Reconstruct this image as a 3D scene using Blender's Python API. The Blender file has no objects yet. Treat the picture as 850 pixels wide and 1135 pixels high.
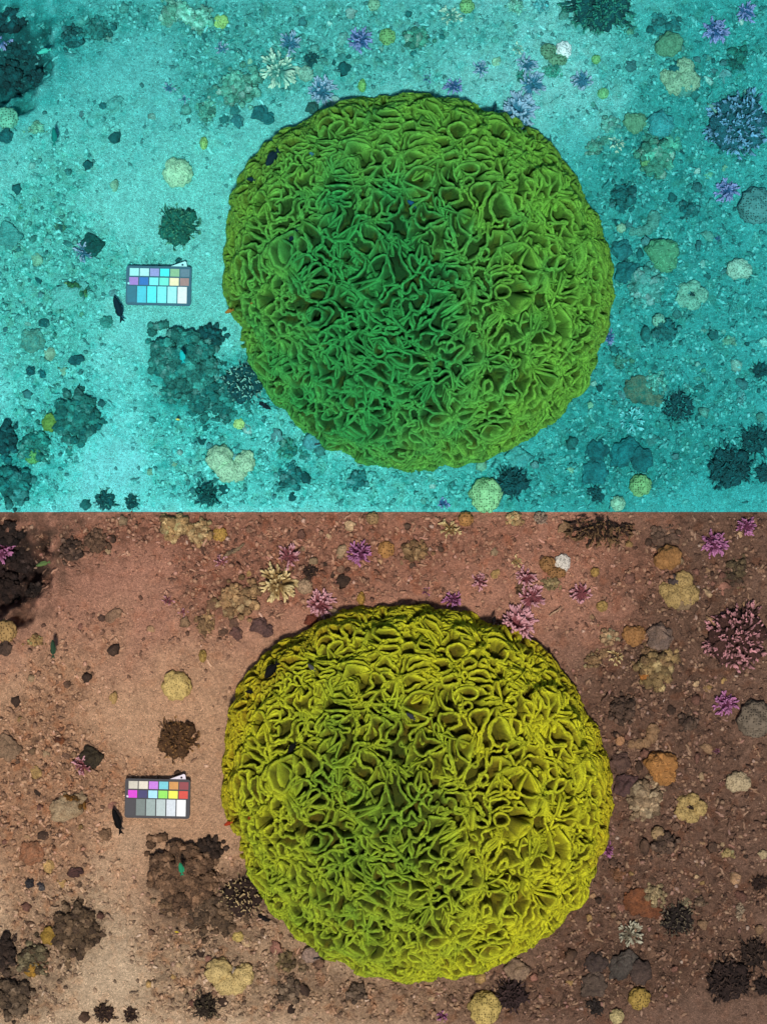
import bpy, math, random
import numpy as np
from mathutils import Matrix, Vector, Euler

random.seed(7)
RNG = np.random.default_rng(7)
SC = bpy.context.scene
COL = SC.collection
S = 0.00275            # metres per photograph pixel
CAMZ = 10.0
X0, Y0 = 425.0, 567.5
SUN_EL, SUN_AZ = math.radians(76), math.radians(180)     # sun stands to the south (-Y)

# ------------------------------------------------------------------ camera, sky, sun
cam = bpy.data.cameras.new('camera'); camo = bpy.data.objects.new('camera', cam); COL.objects.link(camo)
camo.location = (0, 0, CAMZ); camo.rotation_euler = (0, 0, 0)
cam.sensor_fit = 'VERTICAL'
cam.angle = 2 * math.atan(1135 * S / 2 / CAMZ)
cam.clip_start = 0.1; cam.clip_end = 500
SC.camera = camo
W = bpy.data.worlds.new('World'); SC.world = W; W.use_nodes = True
wn = W.node_tree.nodes; wn.clear()
sky = wn.new('ShaderNodeTexSky'); sky.sky_type = 'NISHITA'; sky.sun_disc = False
sky.sun_elevation = SUN_EL; sky.sun_rotation = SUN_AZ
bg = wn.new('ShaderNodeBackground'); bg.inputs[1].default_value = 0.06
wo = wn.new('ShaderNodeOutputWorld')
W.node_tree.links.new(sky.outputs[0], bg.inputs[0]); W.node_tree.links.new(bg.outputs[0], wo.inputs[0])
sun = bpy.data.lights.new('sun', 'SUN'); sun.energy = 3.6; sun.angle = math.radians(5.0); sun.color = (1, .96, .9)
suno = bpy.data.objects.new('sun', sun); COL.objects.link(suno)
d = Vector((math.sin(SUN_AZ) * math.cos(SUN_EL), math.cos(SUN_AZ) * math.cos(SUN_EL), math.sin(SUN_EL)))
suno.rotation_euler = d.to_track_quat('Z', 'Y').to_euler(); suno.location = d * 8
SC.view_settings.view_transform = 'Standard'; SC.view_settings.look = 'None'
SC.view_settings.exposure = 0.0; SC.view_settings.gamma = 1.0; SC.view_settings.use_curve_mapping = False

# ------------------------------------------------------------------ noise and colour helpers
PERM = np.random.default_rng(3).permutation(256).astype(np.int32); PERM = np.concatenate([PERM, PERM, PERM])
GR = np.random.default_rng(4).normal(size=(256, 3)); GR = (GR / np.linalg.norm(GR, axis=1)[:, None]).astype(np.float32)
def perlin(p):
    p = np.asarray(p, np.float32)
    i = np.floor(p).astype(np.int32); f = p - i; i &= 255
    u = f * f * f * (f * (f * 6 - 15) + 10)
    out = np.zeros(len(p), np.float32)
    for dx in (0, 1):
        wx = u[:, 0] if dx else 1 - u[:, 0]
        a = PERM[i[:, 0] + dx]
        for dy in (0, 1):
            wy = u[:, 1] if dy else 1 - u[:, 1]
            b = PERM[a + i[:, 1] + dy]
            for dz in (0, 1):
                wz = u[:, 2] if dz else 1 - u[:, 2]
                g = GR[PERM[b + i[:, 2] + dz]]
                out += wx * wy * wz * (g[:, 0] * (f[:, 0] - dx) + g[:, 1] * (f[:, 1] - dy) + g[:, 2] * (f[:, 2] - dz))
    return out * 1.5
def fbm(p, o=3, gain=.5):
    s = 0; a = 1
    for k in range(o):
        s = s + a * perlin(p * 2 ** k + 17.3 * k); a *= gain
    return s
def p3(x, y, z=0.0): return np.stack([x, y, np.full_like(x, z) if np.isscalar(z) else z], 1)
def sstep(a, b, x):
    t = np.clip((x - a) / (b - a), 0, 1); return t * t * (3 - 2 * t)
def lin(c):
    c = np.asarray(c, float) / 255
    return np.where(c <= .04045, c / 12.92, ((c + .055) / 1.055) ** 2.4)
def water(c):
    """base colour in the turquoise reef with the cyan water cast painted in, from the colour of its fellow in the brown one (linear)"""
    c = np.asarray(c, float)
    r = .62 * c[..., 0] ** 1.9; g = .03 + .9 * (1 - np.exp(-2.9 * c[..., 1] / .9)); b = .035 + .9 * (1 - np.exp(-4.3 * c[..., 2] / .9))  # cyan cast of the water painted into the base colour
    b = np.minimum(b, g * 1.04 + .006)
    return np.stack([r, g, b], -1)
ALB = 1.0
def albedo(rgb, panel, rgb2=None):
    if panel == 0: return tuple(np.clip(lin(rgb2) if rgb2 is not None else water(lin(rgb)), .002, .9) * ALB)
    return tuple(np.clip(lin(rgb), .004, .9) * ALB)

# ------------------------------------------------------------------ mesh helpers (all coordinates in photograph pixels, scaled by S)
def fast_mesh(name, v, faces, attrs=None, smooth=True, scale=S):
    v = np.asarray(v, np.float32) * scale; faces = np.asarray(faces, np.int32); n, k = faces.shape
    me = bpy.data.meshes.new(name)
    me.vertices.add(len(v)); me.vertices.foreach_set('co', v.ravel())
    me.loops.add(n * k); me.loops.foreach_set('vertex_index', faces.ravel())
    me.polygons.add(n); me.polygons.foreach_set('loop_start', np.arange(0, n * k, k, dtype=np.int32))
    me.update(calc_edges=True)
    me.polygons.foreach_set('use_smooth', np.full(n, smooth))
    for an, a in (attrs or {}).items():
        if a.ndim == 2:
            at = me.attributes.new(an, 'FLOAT_COLOR', 'POINT')
            at.data.foreach_set('color', np.concatenate([a, np.ones((len(a), 1))], 1).astype(np.float32).ravel())
        else:
            at = me.attributes.new(an, 'FLOAT', 'POINT'); at.data.foreach_set('value', a.astype(np.float32))
    return me
def ico(sub):
    import bmesh
    bm = bmesh.new(); bmesh.ops.create_icosphere(bm, subdivisions=sub, radius=1)
    v = np.array([q.co for q in bm.verts]); f = np.array([[q.index for q in t.verts] for t in bm.faces]); bm.free()
    return v, f
ICO = {k: ico(k) for k in (1, 2, 3, 4, 5)}
def grid_faces(nx, ny):
    a = np.arange(nx * ny).reshape(ny, nx)
    return np.stack([a[:-1, :-1], a[:-1, 1:], a[1:, 1:], a[1:, :-1]], -1).reshape(-1, 4)
def tube(pts, rad, n=5):
    """verts, faces(tri), t of a tapered tube along pts, closed at the tip"""
    pts = np.asarray(pts, float); V = []; F = []; T = []
    m = len(pts)
    for i in range(m):
        t = pts[min(i + 1, m - 1)] - pts[max(i - 1, 0)]; t = t / (np.linalg.norm(t) + 1e-9)
        a = np.cross(t, [0.31, .77, .55]); a /= np.linalg.norm(a); b = np.cross(t, a)
        for j in range(n):
            th = 2 * math.pi * j / n
            V.append(pts[i] + rad[i] * (math.cos(th) * a + math.sin(th) * b)); T.append(i / (m - 1))
    V.append(pts[-1] + t * rad[-1] * .9); T.append(1)
    for i in range(m - 1):
        for j in range(n):
            p, q, r, s_ = i * n + j, i * n + (j + 1) % n, (i + 1) * n + (j + 1) % n, (i + 1) * n + j
            F += [[p, q, r], [p, r, s_]]
    for j in range(n): F.append([(m - 1) * n + j, (m - 1) * n + (j + 1) % n, m * n])
    return np.array(V), np.array(F), np.array(T)
def merge(parts):
    V = []; F = []; T = []; o = 0
    for v, f, t in parts: V.append(v); F.append(f + o); T.append(t); o += len(v)
    return np.concatenate(V), np.concatenate(F), np.concatenate(T)

# ------------------------------------------------------------------ object helpers
def link(name, me, mat=None, parent=None):
    o = bpy.data.objects.new(name, me); COL.objects.link(o)
    if parent is not None: o.parent = parent
    if mat is not None:
        if not me.materials: me.materials.append(None)
        o.material_slots[0].link = 'OBJECT'; o.material_slots[0].material = mat
    return o
def tag(o, label=None, cat=None, group=None, kind=None):
    for k, v in (('label', label), ('category', cat), ('group', group), ('kind', kind)):
        if v: o[k] = v
    return o
def paint(o, c, tip=None):
    o['tint'] = [float(x) for x in c[:3]]; o['tip_tint'] = [float(x) for x in (tip if tip is not None else c)[:3]]
    o.color = (*c[:3], 1)
def world(X, Y, panel, z=0.0):
    """photograph pixel of the lower panel (Y 568..1135) -> metres; panel 0 is the turquoise reef, 1 the brown one"""
    if panel == 0: X, Y = X + 1.2, Y - 568
    k = (CAMZ - z * S) / CAMZ
    return Vector(((X - X0) * S * k, (Y0 - Y) * S * k, z * S))

# ------------------------------------------------------------------ materials
class NT:
    def __init__(s, name):
        s.m = bpy.data.materials.new(name); s.m.use_nodes = True; s.t = s.m.node_tree; s.t.nodes.clear()
        s.out = s.n('ShaderNodeOutputMaterial'); s.b = s.n('ShaderNodeBsdfPrincipled'); s.l(s.b.outputs[0], s.out.inputs[0])
        s.b.inputs['Roughness'].default_value = .8; s.b.inputs['Specular IOR Level'].default_value = .25
    def n(s, ty, **kw):
        x = s.t.nodes.new(ty)
        for k, v in kw.items(): setattr(x, k, v)
        return x
    def l(s, a, b): s.t.links.new(a, b)
    def noise(s, sc, det=2, rough=.55, vec=None):
        x = s.n('ShaderNodeTexNoise'); x.inputs['Scale'].default_value = sc; x.inputs['Detail'].default_value = det; x.inputs['Roughness'].default_value = rough
        if vec is not None: s.l(vec, x.inputs['Vector'])
        return x.outputs['Fac']
    def voro(s, sc, vec=None, feat='F1', rnd=1.0):
        x = s.n('ShaderNodeTexVoronoi', feature=feat); x.inputs['Scale'].default_value = sc; x.inputs['Randomness'].default_value = rnd
        if vec is not None: s.l(vec, x.inputs['Vector'])
        return x
    def ramp(s, fac, pts):
        x = s.n('ShaderNodeMapRange'); s.l(fac, x.inputs[0])
        (a, va), (b, vb) = pts
        x.inputs[1].default_value = a; x.inputs[2].default_value = b; x.inputs[3].default_value = va; x.inputs[4].default_value = vb
        return x.outputs[0]
    def math(s, op, a, b=None):
        x = s.n('ShaderNodeMath', operation=op)
        for i, q in enumerate((a, b)):
            if q is None: continue
            if isinstance(q, (int, float)): x.inputs[i].default_value = q
            else: s.l(q, x.inputs[i])
        return x.outputs[0]
    def scale(s, col, fac):
        x = s.n('ShaderNodeVectorMath', operation='SCALE'); s.l(col, x.inputs[0])
        if isinstance(fac, (int, float)): x.inputs['Scale'].default_value = fac
        else: s.l(fac, x.inputs['Scale'])
        return x.outputs[0]
    def mix(s, f, a, b):
        x = s.n('ShaderNodeMix', data_type='RGBA')
        for i, q in ((0, f), (6, a), (7, b)):
            if isinstance(q, (int, float)): x.inputs[i].default_value = q
            elif isinstance(q, tuple): x.inputs[i].default_value = (*q, 1)
            else: s.l(q, x.inputs[i])
        return x.outputs[2]
    def attr(s, name, ty='GEOMETRY'):
        x = s.n('ShaderNodeAttribute', attribute_type=ty, attribute_name=name); return x
    def bump(s, h, strength, dist):
        x = s.n('ShaderNodeBump'); x.inputs['Strength'].default_value = strength; x.inputs['Distance'].default_value = dist
        s.l(h, x.inputs['Height']); s.l(x.outputs[0], s.b.inputs['Normal'])
    def base(s, c): s.l(c, s.b.inputs['Base Color'])
    def pos(s): return s.n('ShaderNodeNewGeometry').outputs['Position']
    def obj(s): return s.n('ShaderNodeTexCoord').outputs['Object']
    def tint(s): return s.attr('tint', 'OBJECT').outputs['Color'], s.attr('tip_tint', 'OBJECT').outputs['Color']

def m_ground():
    t = NT('seabed_sand'); P = t.pos(); c = t.attr('sediment').outputs['Color']; rub = t.attr('rubble').outputs['Fac']
    g1 = t.noise(420, 2, .7, P); g2 = t.noise(120, 3, .65, P); g3 = t.noise(26, 4, .6, P)
    k = t.math('MULTIPLY', t.ramp(g1, ((.25, .5), (.75, 1.5))), t.ramp(g2, ((.25, .68), (.75, 1.32))))
    k = t.math('MULTIPLY', k, t.ramp(g3, ((.3, .84), (.7, 1.16))))
    col = t.scale(c, k)
    w = t.n('ShaderNodeTexWhiteNoise'); sn = t.n('ShaderNodeVectorMath', operation='SNAP'); t.l(P, sn.inputs[0]); sn.inputs[1].default_value = (.0026, .0026, .0026); t.l(sn.outputs[0], w.inputs[0])
    v = t.voro(300, P); vr = t.n('ShaderNodeSeparateColor'); t.l(v.outputs['Color'], vr.inputs[0])
    pale = t.math('MULTIPLY', t.math('GREATER_THAN', vr.outputs[0], .93), t.math('LESS_THAN', v.outputs['Distance'], .42))
    dark = t.math('MULTIPLY', t.math('GREATER_THAN', vr.outputs[1], .93), t.math('LESS_THAN', v.outputs['Distance'], .42))
    col = t.mix(t.math('MULTIPLY', pale, .75), col, t.scale(c, 2.1)); col = t.mix(t.math('MULTIPLY', dark, .8), col, t.scale(c, .3))
    t.base(col); t.b.inputs['Roughness'].default_value = .95
    h = t.math('ADD', t.math('MULTIPLY', g1, .6), g2); t.bump(h, 1.0, .011); return t.m
def m_tissue(name, att):
    t = NT(name); P = t.obj(); c = t.attr(att).outputs['Color']
    v = t.voro(420, P); n = t.noise(300, 2, .6, P)
    k = t.math('MULTIPLY', t.ramp(v.outputs['Distance'], ((.1, 1.18), (.7, .72))), t.ramp(n, ((.3, .8), (.7, 1.2))))
    t.base(t.scale(c, k)); t.b.inputs['Roughness'].default_value = .7
    h = t.math('SUBTRACT', n, v.outputs['Distance']); t.bump(h, 1.0, .004); return t.m
def m_branch():
    t = NT('branching_coral_skin'); a, b = t.tint(); P = t.pos(); tip = t.attr('tip').outputs['Fac']
    n = t.noise(330, 2, .6, P)
    c = t.mix(t.ramp(tip, ((.62, 0.), (1.0, 1.))), a, b)
    t.base(t.scale(c, t.ramp(n, ((.25, .72), (.75, 1.28))))); t.bump(n, .5, .003); return t.m
def m_massive(name, sc, pit, rnd=.9, wav=False):
    t = NT(name); a, b = t.tint(); P = t.pos()
    if wav:
        x = t.n('ShaderNodeTexNoise'); x.inputs['Scale'].default_value = sc * .5; x.inputs['Detail'].default_value = 0; t.l(P, x.inputs['Vector'])
        h = t.math('ABSOLUTE', t.math('SINE', t.math('MULTIPLY', x.outputs['Fac'], 46.)))
        f = t.ramp(h, ((.1, 0.), (.6, 1.)))
    else:
        v = t.voro(sc, P, rnd=rnd); h = v.outputs['Distance']; f = t.ramp(h, ((.18, 0.), (.42, 1.)))
    big = t.noise(55, 3, .6, P)
    col = t.mix(f, t.scale(a, pit), a); col = t.scale(col, t.ramp(big, ((.3, .8), (.7, 1.2))))
    t.base(col); t.bump(f, .8, .003); return t.m
def m_rock():
    t = NT('reef_rock'); a, b = t.tint(); P = t.pos()
    n1 = t.noise(60, 4, .65, P); n2 = t.noise(240, 3, .7, P); n3 = t.noise(22, 2, .5, P)
    col = t.mix(t.ramp(n1, ((.42, 0.), (.62, 1.))), a, b)
    col = t.scale(col, t.math('MULTIPLY', t.ramp(n2, ((.28, .35), (.72, 1.75))), t.ramp(n3, ((.3, .75), (.7, 1.25)))))
    t.base(col); t.b.inputs['Roughness'].default_value = .92
    t.bump(t.math('ADD', n2, n1), .9, .006); return t.m
def m_rubble(name, panel):
    t = NT(name); P = t.pos(); tone = t.attr('tone').outputs['Fac']; sed = t.attr('sediment_falloff_a' if panel == 0 else 'sediment_falloff_b').outputs['Color']
    r = t.n('ShaderNodeValToRGB'); t.l(tone, r.inputs[0]); e = r.color_ramp.elements
    cols = [(0, (66, 46, 38)), (.25, (116, 86, 70)), (.5, (154, 119, 96)), (.68, (172, 142, 110)), (.8, (140, 100, 74)), (.9, (186, 158, 130)), (.97, (150, 104, 100)), (1, (206, 190, 172))]
    while len(e) < len(cols): e.new(.5)
    for el, (q, c) in zip(e, cols): el.position = q; el.color = (*albedo(c, panel), 1)
    n2 = t.noise(260, 3, .7, P)
    t.base(t.scale(t.mix(.55, r.outputs[0], t.scale(sed, t.ramp(tone, ((0., .35), (1., 1.55))))), t.ramp(n2, ((.25, .55), (.75, 1.45))))); t.bump(n2, .8, .004); t.b.inputs['Roughness'].default_value = .92; return t.m
def m_plain(name, rough=.5, var=.12):
    t = NT(name); a, b = t.tint(); P = t.pos(); n = t.noise(150, 3, .6, P)
    t.base(t.scale(a, t.ramp(n, ((.25, 1 - var), (.75, 1 + var))))); t.b.inputs['Roughness'].default_value = rough; return t.m
def m_fish():
    t = NT('fish_skin'); a, b = t.tint(); P = t.obj()
    w = t.n('ShaderNodeTexVoronoi'); w.inputs['Scale'].default_value = 500; t.l(P, w.inputs['Vector'])
    back = t.attr('tip').outputs['Fac']
    t.base(t.scale(t.mix(back, a, b), t.ramp(w.outputs['Distance'], ((.1, 1.1), (.7, .85))))); t.b.inputs['Roughness'].default_value = .8; t.b.inputs['Specular IOR Level'].default_value = .1; return t.m
M_GROUND = m_ground(); M_TIS = [m_tissue('turquoise_lit_coral_tissue', 'lit_tissue_a'), m_tissue('yellow_lit_coral_tissue', 'lit_tissue_b')]
M_BR = m_branch(); M_ROCK = m_rock(); M_RUB = [m_rubble('rubble_turquoise', 0), m_rubble('rubble_brown', 1)]
M_FINE = m_massive('fine_dotted_coral_skin', 210, .5); M_HONEY = m_massive('honeycomb_coral_skin', 135, .3, .55); M_BRAIN = m_massive('brain_coral_skin', 75, .5, wav=True)
M_SMOOTH = m_massive('velvety_coral_skin', 260, .72); M_PLAIN = m_plain('matt_plastic'); M_FISH = m_fish()

# ------------------------------------------------------------------ the seabed (height in pixels as a function of the panel pixel)
def blob(X, Y, x, y, rx, ry, p=1.0): return np.exp(-(((X - x) / rx) ** 2 + ((Y - y) / ry) ** 2) ** p)
RZ = [(310, 610, 130, 60, 1.), (230, 655, 40, 45, .8), (480, 605, 160, 45, .6), (780, 640, 130, 120, .75), (700, 770, 60, 90, .8), (770, 900, 120, 150, .75), (60, 790, 60, 40, .6),
      (40, 880, 75, 75, .95), (110, 860, 60, 30, .6), (60, 960, 50, 50, .7), (270, 1010, 90, 75, 1.), (210, 1080, 120, 50, .9), (20, 1080, 60, 60, .9), (380, 1100, 120, 35, .7),
      (700, 1060, 130, 90, .9), (520, 1110, 120, 30, .7), (100, 600, 90, 40, .35), (130, 690, 60, 30, .35), (90, 740, 50, 30, .4), (75, 1035, 45, 30, .8), (160, 585, 40, 14, .9)]
SANDZ = [(150, 650, 60, 40, .5), (150, 800, 60, 35, .6), (180, 930, 60, 35, .9), (130, 1075, 45, 40, .9), (345, 700, 40, 20, .5), (660, 690, 40, 45, .35), (395, 1070, 30, 15, .8), (240, 900, 40, 40, .8), (760, 1120, 70, 25, .5)]
def rubble_density(X, Y):
    X = np.where(X < 0, X * .15, np.where(X > 850, 850 + (X - 850) * .15, X))
    r = 0.16 + 0 * X
    for x, y, rx, ry, a in RZ: r = r + a * blob(X, Y, x, y, rx, ry)
    for x, y, rx, ry, a in SANDZ: r = r - a * blob(X, Y, x, y, rx, ry)
    return np.clip(r + .28 * fbm(p3(X / 42, Y / 42, 3.1), 3), 0, 1)
def shade_pit_mask(X, Y):
    q = np.sqrt(((X - 2) / 54) ** 2 + ((Y - 634) / 56) ** 2) + .3 * fbm(p3(X / 20, Y / 20, 9.), 3)  # hollow added to stand in for the corner's dark shadow
    return 1 - sstep(.35, 1.2, q)
def hfun(X, Y):
    X = np.asarray(X, np.float32).ravel(); Y = np.asarray(Y, np.float32).ravel(); X, Y = np.broadcast_arrays(X, Y)
    rub = rubble_density(X, Y)
    h = 5 * fbm(p3(X / 130, Y / 130, .5), 2) + 1.6 * fbm(p3(X / 24, Y / 24, 5.), 2)
    lum = fbm(p3(X / 9, Y / 9, 7.7), 3, .6)
    h = h + (1.0 + 3.4 * rub) * np.abs(lum) * 1.5 + (.55 + 1.1 * rub) * perlin(p3(X / 3.4, Y / 3.4, 1.7)) 
    h = h - 75 * shade_pit_mask(X, Y)
    edge = np.minimum(np.abs(Y - 568), np.abs(Y - 1135))
    return h * (0.25 + .75 * sstep(0, 8, edge))
def sediment(X, Y, panel):  # sand colour with light falloff and corner shade painted in
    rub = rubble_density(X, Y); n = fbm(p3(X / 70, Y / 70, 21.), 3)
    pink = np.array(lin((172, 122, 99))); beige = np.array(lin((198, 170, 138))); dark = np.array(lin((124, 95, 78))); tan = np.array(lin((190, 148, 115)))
    wl = (1 - sstep(150, 640, X + 60 * n)); wd = sstep(900, 1080, Y + 50 * n)  # light falloff across the reef painted into the sand colour
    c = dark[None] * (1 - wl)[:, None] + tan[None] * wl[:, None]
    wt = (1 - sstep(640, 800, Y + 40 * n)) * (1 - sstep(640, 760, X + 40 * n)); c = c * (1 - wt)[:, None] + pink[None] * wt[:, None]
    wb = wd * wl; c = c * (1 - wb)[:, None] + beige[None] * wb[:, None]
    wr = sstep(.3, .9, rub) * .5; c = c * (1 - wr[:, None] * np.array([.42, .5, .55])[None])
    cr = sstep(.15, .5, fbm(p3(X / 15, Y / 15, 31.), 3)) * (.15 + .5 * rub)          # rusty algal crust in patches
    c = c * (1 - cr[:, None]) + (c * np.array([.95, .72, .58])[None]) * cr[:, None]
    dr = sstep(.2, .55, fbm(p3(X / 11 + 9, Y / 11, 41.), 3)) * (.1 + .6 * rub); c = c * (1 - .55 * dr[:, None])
    for bx, by, brx, bry, ba in ((5, 632, 62, 60, .75), (20, 590, 60, 26, .4), (235, 1005, 60, 40, .6), (200, 985, 40, 40, .5), (85, 1030, 36, 28, .45), (20, 1085, 45, 45, .4), (60, 600, 60, 40, .45), (690, 1075, 60, 40, .35), (805, 1075, 55, 50, .35), (715, 735, 40, 50, .25), (330, 1085, 60, 30, .3)):  # darker rubble ground, with painted shade around the upper-corner pit
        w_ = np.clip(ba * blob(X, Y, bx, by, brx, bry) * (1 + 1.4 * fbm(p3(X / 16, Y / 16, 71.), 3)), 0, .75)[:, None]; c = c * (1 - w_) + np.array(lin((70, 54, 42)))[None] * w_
    pm = shade_pit_mask(X, Y)[:, None]; c = c * (1 - pm) + np.array(lin((48, 34, 30)))[None] * pm  # corner shade painted as near-black brown over the hollow
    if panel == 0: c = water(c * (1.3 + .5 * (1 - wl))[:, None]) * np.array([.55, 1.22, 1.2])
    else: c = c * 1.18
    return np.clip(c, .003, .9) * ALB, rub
def axis(a, b, step, lo=True, hi=True):
    core = np.arange(a, b + .01, step); far = np.cumsum(step * 1.35 ** np.arange(1, 24)); far = far[far < 14000]
    return np.concatenate([a - far[::-1] if lo else [], core, b + far if hi else []])
def build_ground(panel):
    st = 1.7
    xs = axis(-30, 880, st)
    ys = axis(560, 1135.5, st, True, False) if panel == 0 else axis(568 - .5, 1150, st, False, True)
    if panel == 1: ys[0] = 567.5
    else: ys[-1] = 1135.5
    XX, YY = np.meshgrid(xs, ys); x = XX.ravel(); y = YY.ravel()
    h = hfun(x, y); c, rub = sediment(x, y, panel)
    inside = 1 - sstep(0, 300, np.maximum(np.maximum(-30 - x, x - 880), np.maximum(560 - y, y - 1150)))
    h = h * (.2 + .8 * inside)
    dX, dY = (1.2, -568) if panel == 0 else (0, 0)
    v = np.stack([x + dX - X0, Y0 - (y + dY), h], 1)
    f = grid_faces(len(xs), len(ys))[:, ::-1]
    me = fast_mesh('seabed', v, f, {'sediment': c, 'rubble': rub})  # sediment colour carries the painted light falloff
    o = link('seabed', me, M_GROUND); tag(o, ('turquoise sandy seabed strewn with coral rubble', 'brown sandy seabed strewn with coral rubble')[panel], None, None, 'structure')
    return o
for p in (0, 1): build_ground(p)

# ------------------------------------------------------------------ the great folded coral
CX, CY, CR, CH = 464, 879.0, 195.5, 106.0
def coral_surface():
    N = 620; tmax = math.radians(94)
    g = np.linspace(-1.0, 1.0, N); U, V = np.meshgrid(g, g); rho = np.sqrt(U * U + V * V).ravel(); ph = np.arctan2(V, U).ravel()
    t = np.minimum(rho, 1.05) * tmax
    ang = p3(np.cos(ph) * 1.6, np.sin(ph) * 1.6, 4.)
    op = np.array([(-198, -115), (-177, -149), (-146, -170), (-120, -185), (-79, -202), (-217, -29), (212, -35), (180, -103), (158, -138), (123, -168), (85, -184), (36, -203), (-30, -206), (-216, 6), (-199, 53), (-170, 121), (-128, 167), (-58, 201),
                   (-19, 208), (55, 200), (118, 177), (148, 159), (166, 137), (188, 106), (211, 33)], float)          # the photographed outline about the centre
    oa = np.arctan2(-op[:, 1], op[:, 0]); orr = np.hypot(op[:, 0], op[:, 1]); q = np.argsort(oa); oa, orr = oa[q], orr[q]
    oa = np.concatenate([oa - 2 * np.pi, oa, oa + 2 * np.pi]); orr = np.tile(orr, 3)
    out = np.interp(ph, oa, orr) - 12.5
    pr = 2 / 2.12
    r = out * np.abs(np.sin(t)) ** pr; z = CH * np.sign(np.cos(t)) * np.abs(np.cos(t)) ** pr + 4
    B = np.stack([r * np.cos(ph), r * np.sin(ph), z], 1)
    def frame_of(B):
        Bg = B.reshape(N, N, 3); du = np.gradient(Bg, axis=1); dv = np.gradient(Bg, axis=0)
        nrm = np.cross(du, dv); nrm /= np.linalg.norm(nrm, axis=2, keepdims=True) + 1e-9; return nrm.reshape(-1, 3)
    nrm = frame_of(B); B32 = B.astype(np.float32)
    lob = fbm(B32 / 42 + 2.2, 2); cav = fbm(B32 / 26 + 8.4, 2); fade = 1 - .75 * sstep(.72, .98, rho)
    P = B + nrm * ((11 * lob - 10 * sstep(.1, .5, cav)) * fade)[:, None]
    nr2 = frame_of(P)
    fr = np.hypot(*np.meshgrid(np.fft.fftfreq(N), np.fft.fftfreq(N))); rg = np.random.default_rng(12); px = .92
    def band(lam):
        q = np.fft.fft2(rg.normal(size=(N, N))) * np.exp(-((fr - px / lam) / (.27 * px / lam)) ** 2)
        q = np.fft.ifft2(q).real; return q / q.std()
    wgt = (.45 + 1.1 * perlin(B32 / 48 + 3.3)).reshape(N, N).clip(0, 1)
    f = band(L1) * (.3 + .6 * wgt) + band(L2) * (1.0 - .5 * wgt) + .38 * band(L3); f /= f.std()
    thr = (.66 + .42 * perlin(B32 / 15 + 12.5)).reshape(N, N)
    G = np.abs(f) - thr
    return N, rho, B32, P, nr2, G, lob
L1, L2, L3 = 25., 15.5, 9.
def contours(G, mask):
    """marching squares: closed or open polylines (grid coordinates) of G = 0"""
    N = G.shape[0]; s_ = G > 0
    nxt = {}
    c = s_[:-1, :-1] * 1 + s_[:-1, 1:] * 2 + s_[1:, 1:] * 4 + s_[1:, :-1] * 8
    ok = (c > 0) & (c < 15) & mask[:-1, :-1]
    jj, ii = np.nonzero(ok)
    # edges: 0 bottom (j,i)-(j,i+1), 1 right, 2 top, 3 left
    tab = {1: [(3, 0)], 2: [(0, 1)], 3: [(3, 1)], 4: [(1, 2)], 5: [(3, 2), (1, 0)], 6: [(0, 2)], 7: [(3, 2)], 8: [(2, 3)], 9: [(2, 0)], 10: [(0, 3), (2, 1)], 11: [(2, 1)], 12: [(1, 3)], 13: [(1, 0)], 14: [(0, 3)]}
    def key(j, i, e):
        return (0, j, i) if e == 0 else (1, j, i + 1) if e == 1 else (0, j + 1, i) if e == 2 else (1, j, i)
    adj = {}
    for j, i in zip(jj.tolist(), ii.tolist()):
        for a, b in tab[int(c[j, i])]:
            ka, kb = key(j, i, a), key(j, i, b); adj.setdefault(ka, []).append(kb); adj.setdefault(kb, []).append(ka)
    def pt(k):
        o, j, i = k
        if o == 0: a, b = G[j, i], G[j, i + 1]; return (i + a / (a - b), j)
        a, b = G[j, i], G[j + 1, i]; return (i, j + a / (a - b))
    seen = set(); out = []
    starts = [k for k, v in adj.items() if len(v) == 1] + list(adj)
    for st in starts:
        if st in seen: continue
        path = [st]; seen.add(st); cur = st; closed = False
        while True:
            n_ = [q for q in adj[cur] if q not in seen]
            if not n_:
                closed = len(path) > 3 and st in adj[cur]; break
            cur = n_[0]; seen.add(cur); path.append(cur)
        out.append((np.array([pt(k) for k in path], np.float32), closed))
    return out
def sample(A, xy, N):
    x = np.clip(xy[:, 0], 0, N - 1.001); y = np.clip(xy[:, 1], 0, N - 1.001); i = x.astype(int); j = y.astype(int); fx = (x - i)[:, None]; fy = (y - j)[:, None]
    A = A.reshape(N, N, -1); return A[j, i] * (1 - fx) * (1 - fy) + A[j, i + 1] * fx * (1 - fy) + A[j + 1, i] * (1 - fx) * fy + A[j + 1, i + 1] * fx * fy
def mixc(a, b, f): return np.array(a)[None] * (1 - f) + np.array(b)[None] * f
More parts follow.
